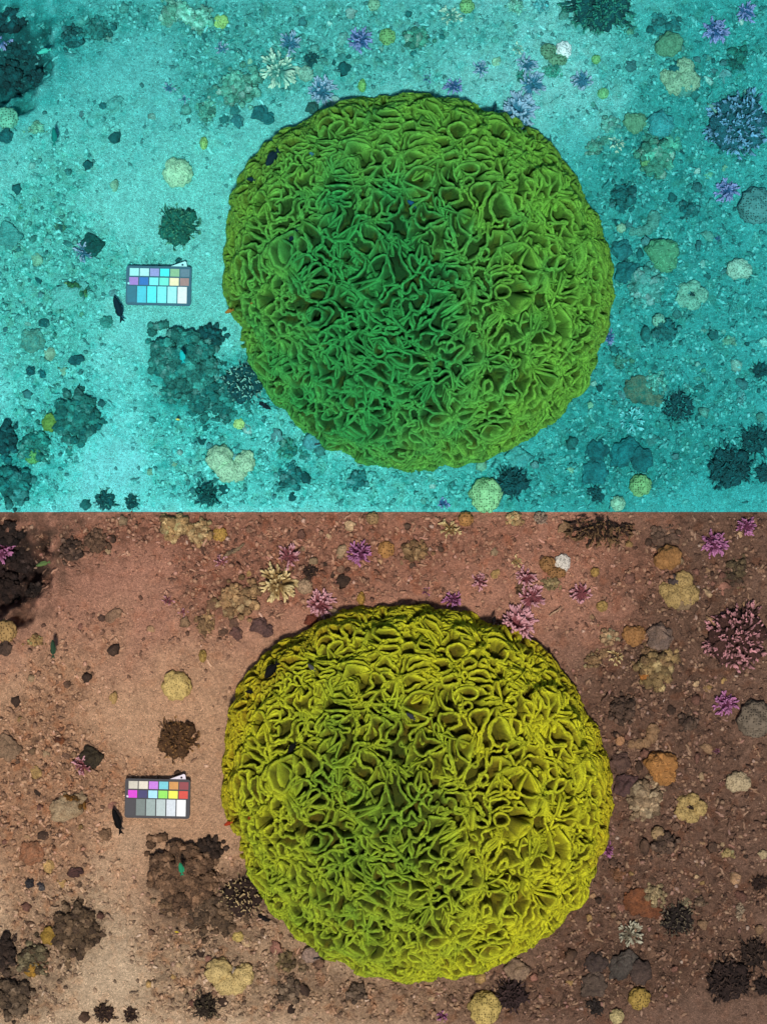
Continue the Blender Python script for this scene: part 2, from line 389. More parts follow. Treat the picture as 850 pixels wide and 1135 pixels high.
def lit_tissue_of(pos, R, rnd, kind, panel):
    """living tissue: pale growing margin (R = 1), darker flanks, ochre patches, plus strobe light painted in: greener crown, yellower skirt"""
    x, y = pos[:, 0], -pos[:, 1]; p32 = pos.astype(np.float32); n = fbm(p32 / 38 + 30, 3)
    Gm = np.clip((np.exp(-(((x + 60) / 130) ** 2 + ((y - 50) / 190) ** 2) ** 1.3) + .3 * n) * (1.2 if panel == 0 else .95), 0, 1)[:, None]  # uneven strobe light painted into the tissue as green and yellow zones
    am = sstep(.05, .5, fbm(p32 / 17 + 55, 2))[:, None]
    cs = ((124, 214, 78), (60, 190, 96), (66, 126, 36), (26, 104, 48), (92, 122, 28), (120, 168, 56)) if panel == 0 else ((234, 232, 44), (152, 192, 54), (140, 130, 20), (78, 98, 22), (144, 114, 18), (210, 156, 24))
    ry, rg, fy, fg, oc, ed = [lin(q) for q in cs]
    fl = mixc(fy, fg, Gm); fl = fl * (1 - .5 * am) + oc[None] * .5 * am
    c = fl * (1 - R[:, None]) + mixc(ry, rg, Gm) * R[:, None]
    rr = np.hypot(x, y); ed_f = (.35 * sstep(190, 212, rr + 6 * n) * (y < 80))[:, None]
    return (c * (1 - ed_f) + ed[None] * ed_f) * rnd[:, None]
def coral_pieces():
    N, rho, B32, P, nrm, G, lob = coral_surface()
    rg = np.random.default_rng(31)
    # the mound the plates grow from
    F = grid_faces(N, N)[::1]; st = 4; idx = np.arange(N * N).reshape(N, N)[::st, ::st]; M = idx.shape[0]; sel = idx.ravel()
    F = grid_faces(M, M); keep = (rho[sel][F] <= 1.01).all(1); F = F[keep]; used = np.unique(F); im = np.full(len(sel), -1); im[used] = np.arange(len(used)); F = im[F]
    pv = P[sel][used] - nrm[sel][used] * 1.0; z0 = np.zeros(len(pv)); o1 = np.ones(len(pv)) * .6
    base = fast_mesh('mound', pv, F, {'lit_tissue_a': lit_tissue_of(pv, z0, o1, 0, 0), 'lit_tissue_b': lit_tissue_of(pv, z0, o1, 0, 1)})
    gy, gx = np.gradient(G); GG = np.stack([gx, gy], -1)
    plates = []
    for xy, closed in contours(G, (rho.reshape(N, N) < .995)):
        if len(xy) < 7: continue
        for _ in range(2):                               # smooth
            if closed: xy = .5 * xy + .25 * (np.roll(xy, 1, 0) + np.roll(xy, -1, 0))
            else: xy[1:-1] = .5 * xy[1:-1] + .25 * (xy[2:] + xy[:-2])
        if closed: xy = np.concatenate([xy, xy[:1]])
        p = sample(P, xy, N); dl = np.linalg.norm(np.diff(p, axis=0), axis=1); L = np.concatenate([[0], np.cumsum(dl)])
        if L[-1] < 7: continue
        # break very long meanders into plates of their own
        k = max(1, int(round(L[-1] / 80))); cuts = np.linspace(0, L[-1], k + 1)
        for a, b in zip(cuts[:-1], cuts[1:]):
            n = max(6, int((b - a) / 1.25)); s_ = np.linspace(a - (0 if k == 1 else .6), b + (0 if k == 1 else .6), n).clip(0, L[-1]); q = np.stack([np.interp(s_, L, xy[:, 0]), np.interp(s_, L, xy[:, 1])], 1)
            p = sample(P, q, N); nn = sample(nrm, q, N); nn /= np.linalg.norm(nn, axis=1, keepdims=True)
            ring = closed and k == 1
            tg = np.gradient(p, axis=0)
            if ring: tg[0] = tg[-1] = p[1] - p[-2]
            tg /= np.linalg.norm(tg, axis=1, keepdims=True) + 1e-9; lat = np.cross(nn, tg)
            gd = sample(GG.reshape(-1, 2), q, N); q2 = q - gd / (np.linalg.norm(gd, axis=1, keepdims=True) + 1e-6) * 1.5
            sg = np.sign((lat * (sample(P, q2, N) - p)).sum(1)); sg = 1.0 if np.median(sg) >= 0 else -1.0; lat *= sg           # lat points away from the slit
            p32 = p.astype(np.float32); rr = np.hypot(p[:, 0], p[:, 1]); ed = 1 - .42 * sstep(150, 205, rr)
            H = (18.0 * (1 + .7 * perlin(p32 / 22 + 6.6)) + 1.4 * perlin(p32 / 3.1)) * ed; H = np.maximum(H, 4)
            if not ring:                                  # plates sink away at their ends only where they truly end
                if not closed or k == 1: H *= np.minimum(1, .35 + np.minimum(s_ - s_[0], s_[-1] - s_) / 5)
            fr = (1.5 * perlin(p32 / 2.6 + 3) + 1.3 * perlin(p32 / 6.0 + 9)) * (.5 + .5 * ed)                                                # frill of the lip
            lean = (.8 + 2.3 * perlin(p32 / 17 + 40)) * ed
            if ring:
                for A in (H, fr, lean): A[-1] = A[0]
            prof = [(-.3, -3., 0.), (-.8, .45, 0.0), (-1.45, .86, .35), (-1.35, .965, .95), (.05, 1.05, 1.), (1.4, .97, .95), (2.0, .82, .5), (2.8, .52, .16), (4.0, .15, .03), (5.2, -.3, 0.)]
            rows = []; Rv = []
            for j, (l, h, R) in enumerate(prof):
                hh = (h * H if h > -1 else np.full(n, -3.0)); ff = np.clip(h, 0, 1) ** 1.6
                wob = (fr * ff + lean * ff)
                gr = .42 * rg.normal(size=n) * (1 if h > .3 else .4)
                rows.append(p + lat * (l * (.74 + .14 * ed) + wob + gr)[:, None] + nn * (hh + .35 * rg.normal(size=n) * (0 < h < 1))[:, None]); Rv.append(np.full(n, R))
            m = len(prof); V = np.stack(rows, 1).reshape(-1, 3); Rr = np.stack(Rv, 1).reshape(-1)
            col = np.repeat(1 + .17 * rg.normal(size=n), m) * (1 + .12 * rg.normal(size=n * m)); fc = grid_faces(m, n)
            if sg < 0: fc = fc[:, ::-1]
            plates.append((b - a, V, fc, Rr, np.clip(col, .6, 1.4)))
    plates.sort(key=lambda q: -q[0])
    def mesh(name, ps):
        V = []; F = []; R = []; K = []; o = 0
        for _, v, f, r, k in ps: V.append(v); F.append(f + o); R.append(r); K.append(k); o += len(v)
        V = np.concatenate(V); R = np.concatenate(R); K = np.concatenate(K)
        return fast_mesh(name, V, np.concatenate(F), {'lit_tissue_a': lit_tissue_of(V, R, K, 1, 0), 'lit_tissue_b': lit_tissue_of(V, R, K, 1, 1)})
    print('plates', len(plates), sum(len(q[2]) for q in plates))
    return base, [mesh('plate', [q]) for q in plates[:290]], mesh('small_plates', plates[290:]), P
MOUND_ME, PLATES, SMALL_PLATES, _P = coral_pieces()
_PX, _PY, _PZ = _P[::7, 0], -_P[::7, 1], _P[::7, 2]
def coral_top(X, Y):
    q = (_PX - (X - CX)) ** 2 + (_PY - (Y - CY)) ** 2; return float(_PZ[q < 40].max()) + 13 if (q < 40).any() else 13.0
for panel in (0, 1):
    e = bpy.data.objects.new('folded_coral', None); COL.objects.link(e); e.location = world(CX, CY, panel, 25); e.location.z = 0
    tag(e, ('giant green dome coral of folded frilly plates on the turquoise sand', 'giant yellow-green dome coral of folded frilly plates on the brown sand')[panel], 'coral', 'giant folded dome corals')
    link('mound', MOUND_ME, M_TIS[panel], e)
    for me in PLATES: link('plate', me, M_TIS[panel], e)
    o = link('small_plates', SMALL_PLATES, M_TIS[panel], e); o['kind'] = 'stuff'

# ------------------------------------------------------------------ shared piece meshes
def lump(sub, seed, rough=.25, freq=1.6, flat=1.0, ridged=False):
    v, f = ICO[sub]; n = fbm(v * freq + seed * 7.7, 3)
    if ridged: n = .5 - np.abs(n) * 1.6 + .35 * fbm(v * freq * 3 + seed, 2)
    w = v * (1 + rough * n[:, None]); w[:, 2] *= flat; return w, f
UNIT = 1.0 / S
def unit_mesh(name, v, f, attrs=None): return fast_mesh(name, v, f, attrs, scale=1.0)
ROCKS = [unit_mesh('rock', *lump(4, k, .42, 1.5)) for k in range(5)]
CRAGS = [unit_mesh('reef_rock', *lump(4, 20 + k, .5, 1.7, 1, True)) for k in range(4)]
KNOBS = [unit_mesh('knob', *lump(3, 40 + k, .62, 2.3, 1, k % 2 == 0)) for k in range(6)]
STONES = [unit_mesh('stone', *lump(2, 60 + k, .6, 1.3)) for k in range(8)]
LOBES = [unit_mesh('lobe', *lump(4, 80 + k, .24, 2.1)) for k in range(4)]
def branch_unit(seed, thin, forks, stub=False):
    """a coral branch along +Z, one unit long, with forks; the attribute tip runs from 0 at the root to 1 at the tips"""
    r = random.Random(seed); parts = []
    def arm(p, d_, L, rad, depth):
        pts = [p]; dd = Vector(d_).normalized(); n = 4
        for i in range(n):
            dd = (dd + Vector((r.uniform(-.22, .22), r.uniform(-.22, .22), r.uniform(-.05, .2)))).normalized(); pts.append(pts[-1] + dd * L / n)
        rr = [rad * (1 - .35 * i / n) for i in range(n)] + [rad * .62]
        v, f, t = tube(pts, rr, 5); parts.append((v, f, np.clip(v[:, 2] / 1.05, 0, 1)))
        if depth:
            for k in range(forks if depth == 2 else r.choice((1, 2))):
                i = r.randint(1, n - 1); a = r.uniform(0, 6.283)
                q = (dd + Vector((math.cos(a), math.sin(a), .1)) * r.uniform(.7, 1.1)).normalized()
                arm(pts[i], q, L * r.uniform(.38, .55), rad * .78, depth - 1)
    arm(Vector((0, 0, 0)), Vector((0, 0, 1)), 1.0, thin, 2 if forks > 1 else 1)
    v, f, t = merge(parts); return v, f, t
def brset(n0, thin, forks):
    out = []
    for k in range(6):
        v, f, t = branch_unit(n0 + k, thin, forks); out.append(unit_mesh('branch', v, f, {'tip': t}))
    return out
BR = {'stag': brset(100, .085, 3), 'thick': brset(200, .13, 2), 'finger': brset(300, .12, 1), 'twig': brset(400, .06, 2)}

GROUND_H = {}
def gz(X, Y):
    k = (round(X, 1), round(Y, 1))
    if k not in GROUND_H: GROUND_H[k] = float(hfun(np.array([X]), np.array([Y]))[0])
    return GROUND_H[k]
def empty(name, X, Y, panel, z=None):
    o = bpy.data.objects.new(name, None); COL.objects.link(o); z = gz(X, Y) if z is None else z
    o.location = world(X, Y, panel, z); return o
def place(o, loc_px, scale_px, rot=(0, 0, 0)):
    o.location = Vector(loc_px) * S
    sc = (scale_px,) * 3 if isinstance(scale_px, (int, float)) else scale_px
    o.scale = [q * S for q in sc]; o.rotation_euler = rot
PANEL_Y = {0: (568, 1135.5), 1: (567.5, 1200)}
def crosses(Y, r, panel):
    """would something of radius r at Y hang over the line where the two reefs meet"""
    return (panel == 0 and Y + r > 1135) or (panel == 1 and Y - r < 568.3)
SWAP = [('dusty pink', 'lavender'), ('pink', 'lavender'), ('purple', 'violet-blue'), ('yellow-brown', 'pale olive'), ('yellowish', 'pale green'), ('yellow', 'pale green'), ('cream', 'pale aqua'), ('dark brown', 'dark teal'),
        ('orange-brown', 'olive'), ('rust-orange', 'dull olive'), ('rusty', 'olive'), ('brown', 'green-grey'), ('tan', 'aqua'), ('orange', 'olive'), ('reddish', 'murky teal'), ('beige', 'pale teal'), ('white', 'pale blue-white'),
        ('black', 'navy-black'), ('grey', 'blue-grey'), ('red', 'rusty')]
def say(label, panel):
    if panel == 1: return label + ', brown sand half'
    out = label
    for a, b in SWAP:
        if a in out.split(' ') or (' ' in a and a in out): out = ' '.join(out.replace(a, '\x01' * 1).split(' ')).replace('\x01', b.upper()) if ' ' in a else ' '.join(b.upper() if w == a else w for w in out.split(' '))
    return out.replace('\x01', '').lower() + ', turquoise half'

# ------------------------------------------------------------------ builders: every one makes the thing in one reef
def b_branching(it, panel):
    name, X, Y, r, c1, c2, o = it['name'], it['X'], it['Y'], it['r'], it['c'], it['tip'], it['o']
    rng = random.Random(int(X * 7 + Y * 13)); e = empty(name, X, Y, panel)
    a = albedo(c1, panel, o.get('c0')); b = albedo(c2, panel, o.get('t0'))
    ms = BR[o.get('set', 'thick')]; n = o.get('n', int(10 + r * 1.3)); el0 = o.get('el0', 8); hgt = o.get('h', .85)
    base = link('base', KNOBS[rng.randrange(6)], M_BR if 0 else M_ROCK, e); place(base, (0, 0, -r * .05), (r * .42, r * .42, r * .34), (0, 0, rng.uniform(0, 6))); paint(base, albedo((70, 55, 48), panel), a)
    if crosses(Y, r * .42, panel): bpy.data.objects.remove(base)
    if o.get('mound') and not crosses(Y, r * .6, panel):
        for i in range(int(5 + r * .5)):
            q = math.sqrt((i + .5) / (5 + r * .5)) * .72; az = i * 2.4; k = r * rng.uniform(.16, .3); x, y = math.cos(az) * q * r, math.sin(az) * q * r
            m = link('knob', KNOBS[rng.randrange(6)], M_ROCK, e); place(m, (x, y, r * .3 * (1 - q * q)), k, (rng.random() * 3, rng.random() * 3, 0)); paint(m, a, [q_ * 1.3 for q_ in a])
    if o.get('bush'):
        n = int(o.get('dens', 1) * math.pi * r * r / 17); fl = o.get('fl', .34)
        for i in range(n):
            q = math.sqrt((i + .5) / n); az = i * 2.39996 + rng.uniform(-.25, .25); rr_ = q * r * .8 * (1 + .16 * math.sin(3 * az + X) + .1 * math.sin(5 * az + Y)); L = max(3.2, r * fl * rng.uniform(.6, 1.25))
            x, y = math.cos(az) * rr_, math.sin(az) * rr_
            if crosses(Y - y, L * .75, panel): continue
            dv = Vector((math.cos(az) * q * .95 + rng.uniform(-.3, .3), math.sin(az) * q * .95 + rng.uniform(-.3, .3), 1.05 - q * .75)).normalized()
            m = link('branch', ms[rng.randrange(6)], M_BR, e); w = L * rng.uniform(1.0, 1.5) * o.get('fw', 1)
            place(m, (x, y, r * .5 * (1 - q * q) + r * .02), (w, w, L), dv.to_track_quat('Z', 'Y').to_euler()); j = rng.uniform(.6, 1.3); paint(m, [v_ * j for v_ in a], [v_ * j for v_ in b])
        n = 0
    arc = o.get('arc'); th0 = math.radians(o.get('th', 0))
    for i in range(n):
        f = (i + .5) / n; el = math.asin(min(1, math.sin(math.radians(el0)) + f * (1 - math.sin(math.radians(el0)))))
        az = i * 2.39996 + rng.uniform(-.3, .3)
        if arc: az = th0 + math.radians(arc) * (rng.random() - .5)
        L = r * rng.uniform(*o.get('len', (.7, 1.12))); dx, dy, dz = math.cos(az) * math.cos(el), math.sin(az) * math.cos(el), math.sin(el) * hgt
        if crosses(Y - dy * L, 2.5 + .3 * L, panel) or crosses(Y, 0, panel): continue
        m = link('branch', ms[rng.randrange(6)], M_BR, e)
        q = Vector((dx, dy, dz)).normalized().to_track_quat('Z', 'Y').to_matrix() @ Matrix.Rotation(rng.uniform(0, 6.28), 3, 'Z')
        k = L * rng.uniform(.95, 1.05); w = k * o.get('w', 1.0)
        place(m, (dx * r * .1, dy * r * .1, r * .08), (w, w, k), q.to_euler()); j = rng.uniform(.85, 1.15)
        paint(m, [x * j for x in a], [x * j for x in b])
    return e
MASS = {'fine': M_FINE, 'honey': M_HONEY, 'brain': M_BRAIN, 'smooth': M_SMOOTH}
def b_massive(it, panel):
    X, Y, r, o = it['X'], it['Y'], it['r'], it['o']; rng = random.Random(int(X * 3 + Y)); e = empty(it['name'], X, Y, panel)
    lobes = o.get('lobes', [(0, 0, 1)]); a = albedo(it['c'], panel, o.get('c0')); gm_ = sum(a) / 3; a = [(q * .88 + gm_ * .12) * .84 for q in a] if panel else a
    for dx, dy, k in lobes:
        m = link('lobe', LOBES[rng.randrange(4)], MASS[o.get('skin', 'fine')], e)
        place(m, (dx * r, -dy * r, r * k * o.get('up', .25)), (r * k * o.get('sx', 1), r * k * o.get('sy', 1), r * k * o.get('sz', .85)), (0, 0, rng.uniform(0, 6) if 'sx' not in o and 'sy' not in o else math.radians(o.get('rot', 0)))); paint(m, a)
    for dx, dy, k, c in o.get('extra', []):
        m = link('rock_patch', KNOBS[rng.randrange(6)], M_ROCK, e); place(m, (dx * r, -dy * r, r * .1), (k * r, k * r, k * r * .8), (rng.random(), rng.random(), rng.random() * 6)); paint(m, albedo(c, panel), [x * .6 for x in albedo(c, panel)])
    return e
def b_rock(it, panel):
    X, Y, r, o = it['X'], it['Y'], it['r'], it['o']; rng = random.Random(int(X * 3 + Y)); z = gz(X, Y)
    m = link(it['name'], ROCKS[rng.randrange(5)] if not o.get('crag') else CRAGS[rng.randrange(4)], M_ROCK)
    m.location = world(X, Y, panel, z + r * o.get('up', .15)); m.scale = [r * q * S for q in (o.get('sx', 1), o.get('sy', 1), o.get('sz', .7))]; m.rotation_euler = (0, 0, math.radians(o.get('rot', rng.uniform(0, 180))))
    paint(m, albedo(it['c'], panel, o.get('c0')), albedo(it['tip'], panel)); return m
def b_clump(it, panel):
    """a knobbly lump of reef rock: a craggy base overgrown with knobs and crusts"""
    X, Y, r, o = it['X'], it['Y'], it['r'], it['o']; rng = random.Random(int(X * 5 + Y * 3)); e = empty(it['name'], X, Y, panel)
    a = albedo(it['c'], panel); b = albedo(it['tip'], panel); pale = albedo([min(200, q * 1.3 + 18) for q in it['c']], panel); sx, sy, hz = o.get('sx', 1), o.get('sy', 1), o.get('sz', .6) * .75; ph0 = rng.uniform(0, 6.28)
    m = link('base', CRAGS[rng.randrange(4)], M_ROCK, e); place(m, (0, 0, 0), (r * .7 * sx, r * .7 * sy, r * hz * .85), (0, 0, rng.uniform(-.4, .4))); paint(m, a, b)
    n = int(o.get('n', 8 + r * .9) * (2.3 if r > 16 else 1.7)); spread = o.get('spread', 1.05)
    for i in range(n):
        q = math.sqrt((i + .5) / n) * spread; az = i * 2.39996 + rng.uniform(-.5, .5); q *= rng.uniform(.8, 1.12) * (1 + .2 * math.sin(2 * az + ph0) + .16 * math.sin(3 * az + 2 * ph0) + .1 * math.sin(5 * az + ph0)); k = min(r * rng.uniform(.08, .28), 6.5) * o.get('k', 1) * (.8 if q > .8 else 1)
        x, y = math.cos(az) * q * r * sx, math.sin(az) * q * r * sy
        if crosses(Y - y, k, panel): continue
        m = link('knob', KNOBS[rng.randrange(6)], M_ROCK, e); j = rng.uniform(.45, 1.75)
        place(m, (x, y, r * hz * .8 * math.sqrt(max(0, 1 - min(1, q * .95) ** 2)) + k * .1), (k * rng.uniform(.8, 1.3), k, k * rng.uniform(.7, 1.2)), (rng.random() * 3, rng.random() * 3, rng.random() * 6))
        u = rng.random(); c = b if u < .4 else (a if u < .84 else pale); j = j if u < .84 else rng.uniform(.6, 1.0); paint(m, [x_ * j for x_ in c], [x_ * .7 for x_ in a])
    for dx, dy, k, c in o.get('extra', []):
        m = link('coral_crust', LOBES[rng.randrange(4)], MASS['fine'], e); place(m, (dx * r, -dy * r, r * hz * .6), (k * r, k * r, k * r * .7)); paint(m, albedo(c, panel))
    return e
def fish_mesh(kind):
    """body along +X, one unit long: a lofted laterally flattened body"""
    prof = [(0, .02, .015), (.06, .09, .05), (.18, .17, .085), (.36, .215, .1), (.55, .19, .085), (.72, .115, .05), (.84, .055, .024), (.88, .05, .018)]
    V = []; F = []; T = []; n = 10
    for x, hz, wy in prof:
        for j in range(n):
            a = 2 * math.pi * j / n; V.append((.5 - x, wy * math.cos(a), hz * math.sin(a))); T.append(.5 + .5 * math.sin(a))
    for i in range(len(prof) - 1):
        for j in range(n): F.append((i * n + j, i * n + (j + 1) % n, (i + 1) * n + (j + 1) % n, (i + 1) * n + j))
    return unit_mesh('body', np.array(V), np.array(F)[:, ::-1], {'tip': np.array(T)})
def fin_mesh(name, pts, w=.012):
    p = np.array(pts, float); n = len(p)
    V = np.concatenate([np.c_[p[:, 0], np.full(n, -w), p[:, 1]], np.c_[p[:, 0], np.full(n, w), p[:, 1]]])
    F = [(0, i, i + 1) for i in range(1, n - 1)] + [(n, n + i + 1, n + i) for i in range(1, n - 1)]
    for i in range(n): j = (i + 1) % n; F += [(i, n + i, n + j), (i, n + j, j)]
    return unit_mesh(name, V, np.array(F), {'tip': np.full(2 * n, .5)})
FISH = fish_mesh(0)
TAIL = fin_mesh('tail_fin', [(-.34, .05), (-.44, .12), (-.56, .2), (-.5, .06), (-.48, 0), (-.5, -.06), (-.56, -.2), (-.44, -.12), (-.34, -.05)])
DORSAL = fin_mesh('dorsal_fin', [(.22, .15), (.12, .27), (-.08, .29), (-.26, .22), (-.3, .08), (-.1, .15)])
ANAL = fin_mesh('anal_fin', [(.02, -.17), (-.08, -.26), (-.24, -.2), (-.3, -.07), (-.1, -.14)])
EYE = unit_mesh('eye', ICO[1][0], ICO[1][1])
def b_fish(it, panel):
    X, Y, L, o = it['X'], it['Y'], it['r'], it['o']; z = o.get('z', 60)
    if o.get('over_coral'): z = coral_top(X, Y) + o['over_coral']
    e = empty(it['name'], X, Y, panel, z); a, b = albedo(it['c'], panel, o.get('c0')), albedo(it['tip'], panel, o.get('c0'))
    for nm, me in (('body', FISH), ('tail_fin', TAIL), ('dorsal_fin', DORSAL), ('anal_fin', ANAL)):
        m = link(nm, me, M_FISH, e); paint(m, a, b); m.scale = (L * S, L * S, L * S * o.get('slim', 1))
    for sy in (-1, 1):
        m = link('eye', EYE, M_PLAIN, e); paint(m, albedo((20, 20, 22), panel)); m.scale = [L * S * .03] * 3; m.location = Vector((.38, sy * .062, .05)) * L * S
    e.rotation_euler = (math.radians(o.get('roll', 70)), 0, 0)
    e.rotation_euler = (Matrix.Rotation(math.radians(o.get('az', 0)), 3, 'Z') @ Matrix.Rotation(math.radians(o.get('roll', 60)), 3, 'X')).to_euler()
    return e
def box_mesh(name, w, h, t, bev=.0, cut=0):
    """plate with rounded corners, w by h by t pixels, resting on z = 0"""
    pts = []
    if cut:
        for cx, cy, a0 in ((w / 2 - cut, h / 2 - cut, 0), (-w / 2 + cut, h / 2 - cut, 90), (-w / 2 + cut, -h / 2 + cut, 180), (w / 2 - cut, -h / 2 + cut, 270)):
            for k in range(5): a = math.radians(a0 + 22.5 * k); pts.append((cx + cut * math.cos(a), cy + cut * math.sin(a)))
    else: pts = [(w / 2, h / 2), (-w / 2, h / 2), (-w / 2, -h / 2), (w / 2, -h / 2)]
    return prism(name, pts, t)
def prism(name, pts, t):
    n = len(pts); V = [(x, y, 0) for x, y in pts] + [(x, y, t) for x, y in pts]
    F = [(n, n + i, n + i + 1) for i in range(1, n - 1)] + [(0, i + 1, i) for i in range(1, n - 1)]
    for i in range(n): j = (i + 1) % n; F += [(i, j, n + j), (i, n + j, n + i)]
    return fast_mesh(name, V, F, None, False)
CHM = {}
def b_chart(it, panel):
    X, Y = it['X'], it['Y']; e = empty(it['name'], X, Y, panel, 7); e.rotation_euler = (0, 0, math.radians(-1.2))
    if 'frame' not in CHM:
        CHM['frame'] = box_mesh('frame', 72, 43.5, 3.2, cut=3); CHM['small'] = box_mesh('patch', 10.0, 8.4, .5); CHM['tall'] = box_mesh('patch', 10.0, 18.2, .5)
        ring = [(9.2 * math.cos(0), 0)]
        V = [(-10, 0), (10, 0), (9.2, 5.5), (7.6, 6.6)]; CHM['tab'] = prism('tab', V, 1.2); CHM['hole'] = fast_mesh('hole', ICO[2][0] * np.array([1.3, 1.3, .5]), ICO[2][1]); CHM['bead'] = fast_mesh('bead', ICO[2][0] * 1.5, ICO[2][1])
    fr = link('frame', CHM['frame'], M_PLAIN, e); paint(fr, albedo((36, 33, 40), panel, (6, 92, 112)))
    rows = [[((205, 198, 180), (150, 250, 240)), ((226, 216, 196), (165, 252, 242)), ((196, 118, 218), (135, 160, 220)), ((112, 202, 214), (50, 245, 245)), ((206, 144, 70), (125, 195, 150)), ((140, 48, 56), (80, 132, 150))],
            [((214, 44, 204), (152, 132, 212)), ((44, 38, 100), (10, 118, 196)), ((166, 224, 246), (110, 250, 246)), ((144, 228, 88), (100, 252, 222)), ((246, 246, 78), (232, 242, 196)), ((214, 62, 44), (150, 134, 132))],
            [((48, 44, 52), (8, 118, 140)), ((110, 122, 118), (58, 206, 226)), ((150, 168, 164), (70, 240, 252)), ((182, 198, 196), (110, 250, 250)), ((212, 220, 226), (150, 252, 250)), ((246, 246, 246), (216, 246, 250))]]
    for j, row in enumerate(rows):
        for i, (c, c0) in enumerate(row):
            m = link('patch', CHM['tall' if j == 2 else 'small'], M_PLAIN, e); sk = (0, -.5, -2.6)[j]
            m.location = Vector((-28.2 + 11.2 * i + sk + 1.2, (14.8, 4.8, -9.8)[j], 3.1)) * S
            paint(m, [q * .88 for q in albedo(c, panel, c0)])
    m = link('tab', CHM['tab'], M_PLAIN, e); m.location = Vector((21, 21.2, 1)) * S; paint(m, albedo((216, 204, 212), panel, (150, 235, 236)))
    h = link('hole', CHM['hole'], M_PLAIN, m); h.location = Vector((5.0, 2.6, 1.1)) * S; paint(h, albedo((20, 18, 20), panel, (10, 70, 90)))
    m = link('bead', CHM['bead'], M_PLAIN, e); m.location = Vector((-33, 2.2, 4)) * S; paint(m, albedo((225, 215, 225), panel, (150, 245, 240)))
    return e
def b_clam(it, panel):
    X, Y, r = it['X'], it['Y'], it['r']; e = empty(it['name'], X, Y, panel); a = albedo(it['c'], panel)
    m = link('body', LOBES[1], M_ROCK, e); place(m, (0, 0, r * .4), (r, r * .82, r * .9), (0, 0, .5)); paint(m, a, [x * .75 for x in a])
    m = link('opening', LOBES[0], M_PLAIN, e); place(m, (r * .35, -r * .38, r * 1.02), (r * .42, r * .13, r * .12), (0, 0, .12)); paint(m, albedo((14, 10, 10), panel)); return e
def b_rod(it, panel):
    X, Y, L, o = it['X'], it['Y'], it['r'], it['o']; key = it['name'] + str(L)
    if key not in CHM:
        pts = [(-L / 2 + L * k / 9, math.sin(k * .8) * L * .03, 0) for k in range(10)]; wd = o.get('wd', 2.2)
        v, f, t = tube(pts, [wd * (.55 + .45 * math.sin(math.pi * min(1, (k + 1) / 9.))) * (1 + .18 * (-1) ** k) for k in range(10)], 8); CHM[key] = fast_mesh('rod', v, f, {'tip': t})
    m = link(it['name'], CHM[key], M_ROCK); m.location = world(X, Y, panel, gz(X, Y) + 2.5); m.rotation_euler = (0, 0, math.radians(o.get('az', 0))); paint(m, albedo(it['c'], panel, o.get('c0')), albedo(it['tip'], panel, o.get('c0'))); return m
BUILD = {'br': b_branching, 'ma': b_massive, 'ro': b_rock, 'cl': b_clump, 'fi': b_fish, 'ch': b_chart, 'sp': b_clam, 'rd': b_rod}
ITEMS = []
def I(kind, X, Y, r, name, cat, label, c, tip=None, **o): ITEMS.append(dict(kind=kind, X=X, Y=Y, r=r, name=name, cat=cat, label=label, c=c, tip=tip or c, o=o))

PINK, PTIP = (120, 64, 68), (206, 152, 156); PUR, UTIP = (98, 46, 74), (182, 118, 158); CRM, CTIP = (132, 104, 62), (214, 190, 136)
P0, PT0 = (44, 122, 148), (136, 190, 214); U0, UT0 = (38, 100, 146), (124, 162, 214); C0, CT0 = (70, 160, 150), (166, 230, 206)
DK, DTIP = (54, 38, 31), (140, 108, 76)
TAN, BEI, DRK, GRY = (140, 108, 80), (172, 144, 108), (72, 54, 44), (120, 100, 92)
def pink(X, Y, r, label, **o): I('br', X, Y, r, 'pink_branching_coral' if 0 else 'branching_coral', 'coral', label, PINK, PTIP, c0=P0, t0=PT0, **o)
def purp(X, Y, r, label, **o): I('br', X, Y, r, 'branching_coral', 'coral', label, PUR, UTIP, c0=U0, t0=UT0, **o)
def cream(X, Y, r, label, **o): I('br', X, Y, r, 'branching_coral', 'coral', label, CRM, CTIP, c0=C0, t0=CT0, **o)
def darkb(X, Y, r, label, c=DK, t=DTIP, **o):
    o.setdefault('len', (.45, 1.0)); o.setdefault('mound', 1); o['bush'] = 1; o.setdefault('fl', .36 if r < 20 else .26)
    I('br', X, Y, r, 'bushy_coral', 'coral', label, c, t, **o)
# --- branching corals
purp(4, 607, 15, 'purple branching coral at the far edge beside the dark pit', set='thick')  # dark pit stands in for the corner shadow
pink(186, 666, 6, 'tiny pink coral tuft with brown rubble on open sand', set='thick', n=9); pink(203, 678, 5, 'tiny pale pink coral tuft just above round yellow coral', set='thick', n=8)
pink(244, 621, 7, 'small pink coral tuft at the end of banded rod', set='thick', n=14)
pink(320, 617, 12, 'straggling pink branching coral directly above the cream branching coral', set='thick', n=20, h=.6)
cream(308, 646, 20, 'big cream branching coral with forked antler-like arms', set='thick', n=34, h=.8)
cream(498, 586, 11, 'small cream branching coral beside round orange-brown coral at upper edge', set='thick', n=18)
cream(571, 623, 7, 'small pale cream coral tuft beside the white-topped coral', set='thick', n=14, c=0) if 0 else cream(571, 623, 7, 'small pale cream coral tuft near the white-topped coral', set='thick', n=14)
pink(355, 670, 14.4, 'round pink branching coral touching the giant dome, beside tan stone', set='thick', n=36)
purp(398, 613, 12.6, 'round bright purple branching coral alone above the giant dome', set='thick', n=34)
pink(531, 644, 9, 'small round pink branching coral midway above the giant dome', set='thick', n=22)
pink(582, 640, 10, 'pink branching coral, upper one of a close pair', set='thick', n=20, h=.7); pink(588, 662, 13, 'pink branching coral arched below its close twin', set='thick', n=26, h=.6)
